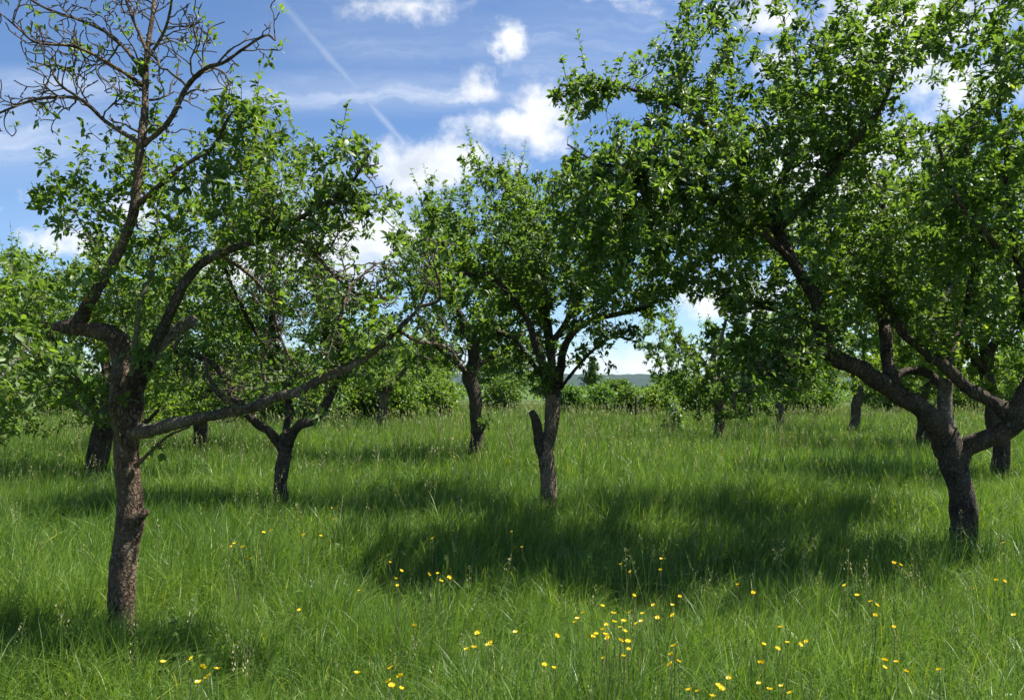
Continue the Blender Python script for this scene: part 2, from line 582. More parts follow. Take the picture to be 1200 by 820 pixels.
def make_tree(label, D, limbs, blobs, leafmat, barkmat, seed, group='old apple trees in the meadow', n_att=1500, step=0.09,
              leaf=0.07, per=5.5, density=1.0, tip=0.0022, fine=True, shoots=40, jitter=0.34, clump=0.5,
              sides=5, trunk_sides=22, thick=0.05, name='apple_tree', influence=1.3, kill=0.13, noise_scale=1.1, shoot_len=0.55, cat='apple tree'):
    rng = np.random.default_rng(seed)
    t0 = limbs[0]
    g = at(t0['p'][0][0], t0['p'][0][1], D)
    base = np.array((g[0], D, float(ground_z(g[0], D))))
    root = empty(name, base.tolist(), label, cat, group)
    seeds, seed_r = [], []
    twig_jobs = []
    for li, lm in enumerate(limbs):
        pts = []
        rr = []
        for (px, py, dD, rpx) in lm['p']:
            pts.append(at(px, py, D + dD)); rr.append(rpx * (D + dD) / FPX * (0.80 if li == 0 else 0.74))
        pts = np.array(pts); rr = np.array(rr)
        if li == 0:                                     # carry the trunk into the ground with a flare
            pts = np.vstack([[base[0], base[1], base[2] - 0.12], pts]) if pts[0][2] > base[2] + 0.02 else pts
            rr = np.concatenate([[rr[0] * 1.25], rr]) if len(pts) > len(rr) else rr
        P, R, tt = catmull(pts, rr, max(0.012, min(0.06, rr.mean() * 0.55)))
        if lm.get('flare', True) and li > 0:
            R = R * (1 + 0.38 * np.exp(-np.arange(len(P)) * np.linalg.norm(P[1] - P[0]) / (rr[0] * 1.3)))
        sd = trunk_sides if li == 0 else max(6, int(trunk_sides * (0.75 if rr.mean() > 0.02 else 0.5)))
        w = lm.get('wob', 0.12 if li == 0 else 0.22) * rr.mean()
        ph = rng.uniform(0, 9, 3)
        s_ = np.arange(len(P)) * np.linalg.norm(P[1] - P[0])
        fade = np.clip(s_ / 0.15, 0, 1)[:, None]
        P = P + fade * w * np.stack([np.sin(s_ * 9 + ph[0]), np.sin(s_ * 7 + ph[1]), np.sin(s_ * 8 + ph[2])], 1)
        V, F = tube(P, R, sd, lm.get('rough', 0.13), seed + li * 3.1, cap_dome=not lm.get('cut'))
        nm = lm.get('name', 'trunk' if li == 0 else 'limb')
        o = build(nm, V - base, F, M[lm.get('mat', barkmat)], root, smooth=True)
        if lm.get('label'): o['label'] = lm['label']
        g0 = lm.get('grow', 0.3 if li else 2.0)
        sel = (tt >= g0)
        if lm.get('bare') or lm.get('spurs'):
            twig_jobs.append((P[sel], R[sel], lm.get('nt', 10), lm.get('tl', .42), lm.get('lp', .10)))
        if not lm.get('bare'):
            seeds.append(P[sel][::2])
    TW_V, TW_F, nv = [], [], 0
    Cs, Ds, Ns, Ls = [], [], [], []

    def colony(seedpts, att, leafprob, stp, jit, inf, kl, tipr, spur=0.0):
        nonlocal nv
        S = np.vstack(seedpts)
        P, par = grow(S, att, stp, inf, kl, 90, jit, rng)
        first = len(S)
        if len(P) == first: return
        R = pipe_radii(P, par, first, tipr)
        R = np.minimum(R, 0.045)
        V, F = twig_geometry(P, par, R, first, sides)
        TW_V.append(V); TW_F.append(F + nv); nv += len(V)
        idx = np.arange(first, len(P))
        thin = idx[R[idx] < thick * 0.35]
        d = unit(P[thin] - P[par[thin]])
        rp = rng.poisson(density * leafprob * LEAF_K * (0.25 + 1.5 * (rng.random(len(thin)) < .5)), len(thin))
        ii = np.repeat(np.arange(len(thin)), rp)
        b = P[par[thin]][ii] + (P[thin] - P[par[thin]])[ii] * rng.random((len(ii), 1)) + rng.normal(size=(len(ii), 3)) * 0.022
        C, Dd, Nn, L, _ = rosettes(b, unit(d[ii] + rng.normal(size=(len(ii), 3)) * 0.6), per, leaf, rng)
        Cs.append(C); Ds.append(Dd); Ns.append(Nn); Ls.append(L)
        # spur twigs, knobbly and short
        if spur:
            m = rng.random(len(thin)) < spur
            q = thin[m]
            dd = unit(rng.normal(size=(len(q), 3)) + np.array((0, 0, 0.5)))
            Pa = P[q]; Pb = Pa + dd * rng.uniform(0.012, 0.04, (len(q), 1))
            PP = np.vstack([Pa, Pb]); pr = np.concatenate([-np.ones(len(q), int), np.arange(len(q))])
            V, F = twig_geometry(PP, pr, np.full(len(PP), tipr * 1.25), len(q), 4)
            TW_V.append(V); TW_F.append(F + nv); nv += len(V)
        # upright young shoots from the upper twigs
        top = thin[P[thin, 2] > np.quantile(P[thin, 2], 0.6)]
        ns = int(shoots * leafprob)
        if ns and len(top):
            for q in rng.choice(top, min(ns, len(top)), replace=False):
                n = int(rng.integers(5, 10)); l = shoot_len * rng.uniform(0.45, 1.2)
                lean = unit(np.array((rng.normal() * 0.22, rng.normal() * 0.22, 1.0)))
                bend = rng.normal(size=3) * 0.06
                tq = np.linspace(0, 1, n)[:, None]
                pp = P[q] + lean * tq * l + bend * tq ** 2 * l
                pr = np.arange(-1, n - 1)
                V, F = twig_geometry(pp, pr, np.linspace(tipr * 1.7, tipr * 0.7, n), 1, sides)
                TW_V.append(V); TW_F.append(F + nv); nv += len(V)
                k = int(l / (leaf * 0.32)) + 3
                tl = rng.uniform(0.12, 1.0, k)
                lb = P[q] + lean * tl[:, None] * l + bend * tl[:, None] ** 2 * l
                az = np.arange(k) * 2.4 + rng.random() * 6
                od = np.stack([np.cos(az), np.sin(az), rng.uniform(0.15, 0.9, k)], 1)
                Cs.append(lb); Ds.append(od); Ns.append(unit(np.stack([-np.cos(az) * 0.5, -np.sin(az) * 0.5, np.ones(k)], 1) + rng.normal(size=(k, 3)) * 0.25))
                Ls.append(leaf * rng.uniform(0.7, 1.15, k) * np.where(tl > 0.85, 0.7, 1.0))

    def twiggy(P, R, n, L0, leafprob):
        nonlocal nv
        Q, pr, rd = [], [], []
        tipsC = []

        def twig(p, d, l, r, depth):
            prev = -1
            Q.append(p); pr.append(-1); rd.append(r)
            prev = len(Q) - 1
            steps = max(3, int(l / .035))
            d = np.array(d)
            for k in range(steps):
                d = d + rng.normal(size=3) * .34 + np.array((0, 0, .06))
                d = d / np.linalg.norm(d)
                p = p + d * (l / steps)
                rr = r * (1 - .72 * (k + 1) / steps)
                Q.append(p); pr.append(prev); rd.append(rr); prev = len(Q) - 1
                if depth < 3 and k > 0 and rng.random() < (.62 if depth < 2 else .5):
                    side = np.cross(d, rng.normal(size=3)); side /= np.linalg.norm(side)
                    twig(p, d * .55 + side * .85 + np.array((0, 0, .12)), l * rng.uniform(.25, .62) * (1 - .5 * k / steps), rr * .78, depth + 1)
            if rng.random() < leafprob:
                tipsC.append((p, d))
        for i in range(n):
            j = int(rng.uniform(.12, 1.0) * (len(P) - 1))
            t = P[min(j + 1, len(P) - 1)] - P[max(j - 1, 0)]; t = t / np.linalg.norm(t)
            side = np.cross(t, rng.normal(size=3)); side /= np.linalg.norm(side)
            fr = 1 - .45 * j / len(P)
            twig(P[j], t * .6 + side * .8, L0 * fr * rng.uniform(.45, 1.2), min(R[j] * .7, .010) * rng.uniform(.7, 1), 1 if L0 > .1 else 2)
        twig(P[-1], P[-1] - P[-2], L0 * .5, R[-1] * .9, 2)
        Q = np.array(Q); pr = np.array(pr); rd = np.maximum(np.array(rd), .0034)
        roots = np.where(pr < 0)[0]; rest = np.where(pr >= 0)[0]
        order = np.concatenate([roots, rest]); inv = np.empty(len(Q), int); inv[order] = np.arange(len(Q))
        Q2 = Q[order]; p2 = np.where(pr[order] >= 0, inv[np.maximum(pr[order], 0)], -1)
        V, F = twig_geometry(Q2, p2, rd[order], len(roots), 5)
        TW_V.append(V); TW_F.append(F + nv); nv += len(V)
        if tipsC:
            C, Dd, Nn, L, _ = rosettes(np.array([a for a, b in tipsC]), np.array([b for a, b in tipsC]), 5, leaf * .8, rng)
            Cs.append(C); Ds.append(Dd); Ns.append(Nn); Ls.append(L)

    for (P, R, n, L0, lp) in twig_jobs:
        twiggy(P, R, n, L0, lp)
    att = blob_points(blobs, n_att, rng, clump, noise_scale)
    colony(seeds, att, 1.0, step, jitter, influence, kill, tip)
    build('twigs', np.vstack(TW_V) - base, [np.vstack(TW_F)], M['twig'], root, smooth=True)
    C = np.vstack(Cs); Dd = np.vstack(Ds); Nn = np.vstack(Ns); L = np.concatenate(Ls)
    V, F, k = leaves_geometry(C, Dd, Nn, L, L * rng.uniform(0.40, 0.56, len(L)), rng, fine)
    cl = 0.5 + 0.5 * fbm3(C[::1], 2.2) if len(C) < 60000 else rng.random(len(C))
    tint = np.clip(0.55 * rng.random(len(C)) + 0.25 * cl + 0.1 + (rng.random(len(C)) < 0.02) * 0.4, 0, 1)
    build('crown', V - base, F, M[leafmat], root, tint=np.repeat(tint, k))
    return root


def L_(*p, **kw):
    d = dict(p=[q if len(q) == 4 else (q[0], q[1], 0.0, q[2]) for q in p])
    d.update(kw)
    return d


# ------------------------------------------------------------------ ground and hills
def ground():
    xs = np.concatenate([-np.geomspace(14, 3200, 36)[::-1], np.linspace(-12, 12, 61), np.geomspace(14, 3200, 36)])
    ys = np.concatenate([-np.geomspace(10, 600, 14)[::-1], np.linspace(-6, 30, 91), np.geomspace(32, 3200, 44)])
    X, Y = np.meshgrid(xs, ys)
    Z = ground_z(X, Y)
    V = np.stack([X, Y, Z], -1).reshape(-1, 3)
    nx = len(xs); ny = len(ys)
    i, j = np.meshgrid(np.arange(nx - 1), np.arange(ny - 1))
    a = (j * nx + i).ravel()
    F = np.stack([a, a + 1, a + nx + 1, a + nx], -1)
    m = simple_material('meadow_soil_and_turf', [(0.3, (0.035, 0.060, 0.014)), (0.55, (0.060, 0.100, 0.022)), (0.75, (0.10, 0.125, 0.04))], 3.0, bump=0.8, dist=0.08)
    o = build('ground', V, [F], m, smooth=True)
    tag(o, kind='structure')


ground()


def hills():
    rng = np.random.default_rng(5)
    xs = np.linspace(-2600, 2600, 420)
    rows = []
    for k, (y, f) in enumerate([(2050, 0.0), (2200, 0.55), (2400, 1.0), (2750, 0.9), (3100, 0.3)]):
        h = 41 + 5 * np.sin(xs * 0.0028 + 0.6) + 5 * np.sin(xs * 0.0071 + 2) + 2.5 * np.sin(xs * 0.021) + rng.normal(size=len(xs)) * 1.1
        rows.append(np.stack([xs, np.full_like(xs, y), h * f + (0 if f else -0.4)], -1))
    V = np.vstack(rows); n = len(xs)
    F = []
    for r in range(4):
        a = r * n + np.arange(n - 1)
        F.append(np.stack([a, a + 1, a + n + 1, a + n], -1))
    m = simple_material('wooded_hillside', [(0.3, (0.012, 0.024, 0.013)), (0.7, (0.024, 0.042, 0.022))], 0.02, bump=0.5, dist=6)
    tag(build('hills', V, [np.vstack(F)], m), kind='structure')


hills()

def haze():
    x, y0, y1, z0, z1 = 3300, -700, 3300, -1.2, 75
    V = np.array([(-x, y0, z0), (x, y0, z0), (x, y1, z0), (-x, y1, z0), (-x, y0, z1), (x, y0, z1), (x, y1, z1), (-x, y1, z1)])
    F = np.array([(3, 2, 1, 0), (4, 5, 6, 7), (0, 1, 5, 4), (1, 2, 6, 5), (2, 3, 7, 6), (3, 0, 4, 7)])
    m = bpy.data.materials.new('thin_summer_haze')
    m.use_nodes = True
    m.node_tree.nodes.clear()
    N = NT(m.node_tree)
    p = N.add('ShaderNodeVolumePrincipled')
    p.inputs['Color'].default_value = (0.50, 0.72, 1.0, 1)
    p.inputs['Density'].default_value = 0.000045
    o = N.add('ShaderNodeOutputMaterial')
    N.l.new(p.outputs[0], o.inputs['Volume'])
    tag(build('haze', V, [F], m), kind='stuff')


haze()

# ------------------------------------------------------------------ the orchard trees
# limb points: (pixel x, pixel y, depth offset m, radius in pixels)
Z0 = 0.0
make_tree('leaning old apple tree at left front, one bare twiggy limb rising above its leaves', 5.0, [
    L_((137, 768, 21), (143, 715, 18.5), (148, 650, 18.5), (150, 606, 19), (151, 560, 18.5), (150, 510, 19), (147, 465, 23), (149, 436, 21), (150, 420, 14), rough=0.16),
    L_((152, 612, 0, 16), (160, 606, -.02, 14), (168, 600, -.03, 8), (171, 597, -.03, 4), name='burl', grow=2, rough=.3, flare=False),
    L_((146, 445, 17), (141, 410, 16.5), (127, 391, 14.5), (104, 384, 12), (84, 381, 12), (64, 382, 7), grow=2, name='limb', rough=0.2),
    L_((90, 382, 0, 11), (110, 346, -.02, 9.5), (134, 306, -.05, 8.8), (152, 260, -.1, 8), (161, 218, -.1, 7.3), (166, 166, -.1, 6.6), (170, 100, 0, 5.4), (175, 50, .05, 4), (181, -10, .1, 3), (186, -60, .1, 2), bare=True, grow=0.35, nt=13, tl=.42),
    L_((164, 168, -.1, 4), (124, 143, .0, 3.2), (95, 117, .1, 2.8), (60, 115, .15, 2.6), (25, 122, .2, 2.2), (-20, 140, .3, 1.6), bare=True, grow=.1),
    L_((124, 143, 0, 2.6), (95, 117, -.1, 2.2), (70, 99, -.15, 2), (58, 77, -.2, 1.4), bare=True, grow=.1),
    L_((168, 100, 0, 3.4), (124, 73, -.1, 2.8), (88, 55, -.2, 2.4), (44, 50, -.3, 2), (22, 34, -.3, 1.7), (0, 16, -.3, 1.2), bare=True, grow=.1),
    L_((168, 84, 0, 3.2), (138, 48, .2, 2.8), (99, 26, .3, 2.4), (48, 7, .4, 2), (10, -20, .4, 1.4), bare=True, grow=.1),
    L_((172, 60, 0, 3.0), (155, 20, .1, 2.4), (140, -20, .2, 2), (125, -50, .2, 1.4), bare=True, grow=.1),
    L_((173, 70, 0, 2.6), (195, 30, -.1, 2.2), (205, -20, -.2, 1.6), bare=True, grow=.1),
    L_((168, 170, -.1, 4.2), (198, 143, -.15, 4.4), (219, 102, -.2, 4.0), (241, 80, -.25, 3.5), (263, 73, -.3, 2.9), (285, 58, -.3, 2.4), (311, 42, -.3, 2), (322, 48, -.3, 1.5), bare=True, grow=.15),
    L_((163, 238, -.1, 4.5), (198, 209, -.2, 4.1), (227, 187, -.3, 3.7), (249, 172, -.35, 3.3), (262, 148, -.4, 2.6), (273, 130, -.4, 2), grow=.35),
    L_((152, 472, -.02, 14), (166, 440, -.08, 12.5), (181, 405, -.12, 9.5), (199, 366, -.15, 8.5), (215, 336, -.2, 8), (236, 311, -.2, 7.4), (256, 298, -.2, 6.6), (292, 283, -.25, 5.6), (330, 268, -.3, 4.6), (372, 245, -.35, 3.8), (408, 216, -.4, 3), (436, 176, -.4, 2), grow=.5, mat='bark_dark', spurs=True, nt=16, tl=.4, lp=.6),
    L_((158, 444, .02, 11), (184, 412, .02, 11), (206, 390, .0, 10), (228, 373, -.02, 10), name='sawn_limb', mat='deadwood', cut=True, grow=2, label='pale sawn-off dead limb stub'),
    L_((146, 506, .02, 13), (164, 505, -.1, 12), (184, 503, -.2, 10.5), (230, 492, -.3, 9), (262, 482, -.33, 9), (296, 477, -.36, 9), (326, 466, -.4, 8), (352, 460, -.4, 7.6), (376, 444, -.4, 7.2), (402, 432, -.4, 7.4), (440, 410, -.45, 5.6), (466, 388, -.5, 4), (490, 362, -.5, 2.8), (500, 335, -.5, 1.6), grow=.62, mat='bark_grey', rough=.19),
    L_((330, 268, -.3, 3.6), (362, 290, -.2, 3.2), (390, 320, -.15, 2.8), (420, 345, -.1, 2.4), (455, 350, -.1, 1.8), bare=True, grow=.1, nt=16, lp=.3),
    L_((256, 298, -.2, 3.4), (290, 320, -.1, 3.0), (315, 350, 0, 2.6), (330, 400, 0, 2.2), (352, 440, -.05, 1.6), bare=True, grow=.2, lp=.25),
    L_((468, 388, -.5, 3.0), (490, 400, -.6, 2.6), (520, 405, -.6, 2.2), (545, 425, -.6, 1.5), bare=True, grow=.1, nt=9, tl=.25, lp=.4),
    L_((490, 360, -.5, 3.0), (515, 350, -.6, 2.6), (512, 320, -.6, 2.2), (500, 305, -.6, 1.5), bare=True, grow=.1, nt=9, tl=.25, lp=.4),
    L_((300, 474, -.36, 3.2), (312, 452, -.3, 2.6), (306, 425, -.25, 2), (318, 400, -.2, 1.3), bare=True, grow=.1, nt=6, tl=.2, lp=.5),
    L_((345, 462, -.4, 2.8), (358, 470, -.5, 2.2), (372, 484, -.55, 1.4), bare=True, grow=.1, nt=4, tl=.14, lp=.5),
    L_((402, 432, -.4, 3.0), (396, 390, -.3, 2.8), (410, 340, -.2, 2.4), (440, 310, -.1, 1.8), bare=True, grow=.1, lp=.3),
    L_((280, 480, -.35, 4), (262, 466, -.45, 4.6), (250, 452, -.5, 3.8), (240, 420, -.5, 2.5), grow=.6),
    L_((155, 440, -.1, 5), (158, 402, -.12, 4.4), (163, 360, -.15, 3.6), (178, 320, -.1, 2.6), (188, 280, 0, 1.8), grow=.35, mat='twig_green'),
    L_((157, 420, -.1, 2.2), (148, 385, 0, 1.8), (138, 350, .1, 1.3), grow=.5, mat='twig_green'),
    L_((142, 520, -.05, 4), (131, 497, -.2, 3.4), (106, 486, -.35, 3), (88, 472, -.4, 2.6), (62, 436, -.5, 2.2), (22, 400, -.6, 1.8), (-12, 378, -.7, 1.3), grow=.3, mat='twig_green'),
    L_((160, 545, -.05, 3.6), (178, 528, -.2, 2.8), (198, 510, -.3, 2.4), (222, 500, -.35, 1.4), grow=.6),
], [(100, 230, 5.2, 55, 60, .45, .9), (165, 200, 5.4, 60, 60, .4, .5), (290, 130, 4.7, 55, 60, .3, 1.0), (330, 230, 4.7, 90, 70, .4, 1.0), (410, 200, 4.6, 42, 52, .3, 1.3),
    (440, 270, 4.6, 50, 40, .4, .6), (500, 352, 4.5, 50, 42, .35, 3.6), (470, 385, 4.5, 30, 25, .2, 3), (390, 330, 4.7, 90, 60, .4, .12), (40, 445, 4.4, 90, 60, .4, .9), (30, 340, 4.6, 50, 50, .3, .6), (170, 330, 5.0, 70, 60, .35, .35), (165, 440, 4.8, 25, 25, .15, .6),
    (230, 260, 5.0, 80, 60, .4, .5), (455, 410, 4.6, 40, 30, .2, .5), (180, 535, 4.8, 14, 14, .1, .4), (160, 120, 5.0, 60, 60, .4, .06)],
    'leaf_apple', 'bark_brown', 3, n_att=2100, step=0.06, kill=0.085, leaf=0.049, per=4.8, density=.66, influence=.8, shoots=26, shoot_len=.3, noise_scale=2.2, tip=.0017)


make_tree('small apple tree with low forked trunk, left of centre behind the long horizontal branch', 9.6, [
    L_((330, 612, 12), (330, 565, 10), (333, 522, 10.5), (334, 508, 8)),
    L_((332, 524, 8), (316, 505, -.1, 7.5), (300, 496, -.2, 7), (282, 477, -.3, 6.6), (270, 455, -.4, 6), (254, 432, -.5, 5.2), (232, 418, -.6, 4.2), (205, 412, -.8, 3), grow=.3, spurs=True, nt=18, tl=.7, lp=.4),
    L_((335, 520, 8.5), (350, 500, 0, 8), (368, 490, 0, 7.6), (388, 464, .1, 7), (395, 434, .2, 6), (388, 408, .2, 5), (378, 372, .3, 4), (372, 320, .5, 3), (380, 260, .6, 2), grow=.4, spurs=True, nt=26, tl=.8, lp=.4),
    L_((334, 515, 6), (338, 480, .3, 5.4), (330, 430, .6, 5), (318, 370, .8, 4.4), (322, 300, .8, 3.6), (314, 230, .8, 2.8), (318, 170, .8, 1.6), grow=.25, spurs=True, nt=26, tl=.8, lp=.4),
    L_((330, 440, .5, 4), (300, 390, 0, 3.4), (270, 330, -.3, 2.8), (250, 270, -.3, 2), grow=.2),
], [(320, 300, 9.9, 135, 110, 1.3, 1), (300, 200, 9.9, 90, 60, .9, .8), (250, 360, 9.5, 90, 90, 1.1, .8), (390, 350, 9.8, 80, 90, 1.1, 1), (340, 420, 9.8, 130, 50, 1.1, 1), (240, 445, 9.1, 60, 45, .7, 1), (420, 400, 9.4, 50, 50, .7, .9)],
    'leaf_mid', 'bark_dark', 5, n_att=3900, leaf=.055, per=5.4, density=.74, clump=.55)

make_tree('thick leaning apple tree in the shade, partly hidden behind the left front trunk', 13.0, [
    L_((110, 573, 19), (112, 545, 16), (118, 515, 15), (125, 485, 13), (130, 455, 10)),
    L_((122, 495, 10), (100, 460, .3, 8), (70, 420, .6, 6), (50, 370, .8, 4), (40, 320, 1, 2.5), grow=.2),
    L_((127, 470, 10), (150, 430, -.2, 8), (180, 390, -.3, 6.5), (205, 340, -.3, 5), (220, 290, 0, 3), grow=.2),
    L_((128, 462, 9), (122, 410, .5, 7), (110, 360, .7, 5), (115, 310, .8, 3), grow=.2),
    L_((120, 505, 7), (145, 512, -.3, 6), (165, 500, -.5, 4), (185, 480, -.6, 3), grow=.4),
], [(120, 380, 13.3, 170, 100, 2.0, 1), (60, 440, 12.6, 130, 70, 1.6, .7), (220, 400, 13, 90, 90, 1.6, .7), (150, 310, 13.5, 120, 50, 1.5, .7), (20, 380, 13.3, 90, 90, 1.6, .6), (40, 480, 12.4, 110, 40, 1.3, .8), (210, 440, 13.2, 90, 60, 1.6, .8)],
    'leaf_fresh', 'bark_dark', 8, n_att=4200, leaf=.075, per=5, density=1.25, step=.12, kill=.16, fine=False, thick=.06, noise_scale=.8, shoots=50)

make_tree('apple tree in full leaf standing at far left edge', 15.5, [
    L_((-60, 560, 16), (-58, 520, 14), (-50, 480, 12), (-45, 450, 10)),
    L_((-48, 470, 9), (-80, 420, 0, 7), (-110, 370, 0, 5), (-120, 320, 0, 3), grow=.2),
    L_((-48, 465, 9), (-20, 410, 0, 7), (5, 370, 0, 5), (15, 320, 0, 3), grow=.2),
], [(-40, 370, 15.5, 130, 90, 2.0, 1), (20, 400, 15.0, 70, 90, 1.5, .8), (-30, 450, 15, 130, 50, 1.6, .6)],
    'leaf_fresh', 'bark_dark', 9, n_att=3200, leaf=.08, per=5, density=1.3, step=.14, kill=.18, fine=False, thick=.06, noise_scale=.8)

make_tree('apple tree right of centre whose pale sun-dappled trunk carries a broken stub', 9.6, [
    L_((642, 612, 14), (643, 590, 12.5), (642, 552, 12), (641, 526, 12), (645, 505, 10.5), (647, 480, 10), (651, 456, 10.5), (652, 436, 8), mat='bark_pale', grow=.86),
    L_((640, 545, 9), (635, 520, -.03, 9.5), (630, 502, -.05, 8), (625, 489, -.07, 7), (621, 483, -.08, 5), grow=2, name='broken_stub', label='dark broken-off side stub', mat='bark_dark'),
    L_((650, 462, 8), (638, 430, -.2, 7), (624, 392, -.3, 6), (614, 368, -.35, 5), (594, 341, -.5, 4.4), (572, 324, -.6, 4), (545, 320, -.7, 3), (520, 322, -.8, 1.8), grow=.4),
    L_((652, 452, 7), (645, 410, .2, 6.6), (640, 360, .3, 6), (630, 310, .4, 5), (620, 260, .5, 3.6), (612, 215, .5, 2), grow=.2),
    L_((653, 448, 7), (664, 402, -.2, 6), (684, 380, -.4, 5.4), (720, 368, -.6, 4.4), (752, 362, -.8, 3.4), (778, 350, -1, 2), grow=.25),
    L_((645, 405, .2, 6), (635, 370, .9, 5), (625, 340, 1.7, 3.5), (620, 320, 2.3, 2), grow=.2),
    L_((648, 400, .1, 5), (680, 350, .4, 4.6), (700, 300, .6, 4), (708, 250, .7, 3), (700, 210, .8, 1.6), grow=.15),
    L_((645, 455, 4.4), (620, 420, -.5, 3.8), (600, 395, -.7, 3), (570, 385, -.9, 2), grow=.2),
    L_((654, 458, 3), (690, 415, -.6, 2.4), (720, 395, -.9, 1.8), (745, 400, -1, 1.2), grow=.4),
], [(630, 290, 9.8, 110, 80, 1.4, 1), (555, 260, 9.8, 75, 70, 1.1, 1.1), (540, 200, 9.8, 26, 36, .4, 1.0), (700, 270, 9.7, 75, 75, 1.3, .9), (600, 370, 9.3, 80, 45, 1.0, .7), (725, 365, 9.0, 70, 48, .9, .9), (750, 320, 9.2, 60, 60, 1.0, .8),
    (640, 410, 9.5, 40, 40, .6, .8), (640, 355, 8.6, 95, 50, .5, .9), (620, 300, 11.3, 100, 60, 1.0, .7), (585, 400, 9.2, 40, 35, .5, .8), (720, 400, 8.8, 40, 35, .4, .35), (625, 440, 9.4, 38, 32, .5, 1.4), (600, 415, 9.2, 40, 35, .6, .9), (690, 420, 9.2, 35, 30, .5, .5), (500, 320, 9.2, 55, 50, .8, .7), (600, 225, 9.9, 70, 40, .9, .8)],
    'leaf_deep', 'bark_dark', 13, n_att=4300, leaf=.058, per=5.8, density=1.02, clump=.45, shoots=60, shoot_len=.5)

make_tree('upright dark-trunked apple tree in the middle distance with leafy sprouts low on its stem', 16.5, [
    L_((558, 550, 11), (558, 520, 9.5), (558, 490, 9), (555, 458, 10), (551, 440, 11), (556, 415, 9), (552, 390, 7)),
    L_((556, 420, 8), (566, 390, 0, 6), (580, 350, 0, 4.5), (590, 300, 0, 3), grow=.2),
    L_((553, 400, 7), (540, 370, 0, 5.5), (525, 330, 0, 4), (515, 290, 0, 2.5), grow=.2),
    L_((552, 445, 6), (535, 425, -.4, 4), (510, 405, -.6, 3), (490, 370, -.6, 2.4), (480, 330, -.5, 1.8), grow=.2),
    L_((556, 430, 5), (590, 410, .4, 4), (615, 390, .6, 3), grow=.2),
    L_((560, 515, 2), (568, 500, -.1, 1.8), (574, 490, -.1, 1.3), grow=.3),
], [(550, 330, 16.8, 110, 90, 2.2, 1), (495, 365, 16.3, 70, 70, 1.5, 1.2), (610, 400, 16.8, 60, 50, 1.5, .7), (545, 260, 16.8, 80, 50, 1.6, .7), (572, 500, 16.3, 14, 26, .3, 2.2), (540, 430, 16.3, 20, 18, .3, .8)],
    'leaf_mid', 'bark_dark', 17, n_att=3200, leaf=.085, per=5, density=1.1, step=.14, kill=.18, fine=False, thick=.07, noise_scale=.8, shoots=50)

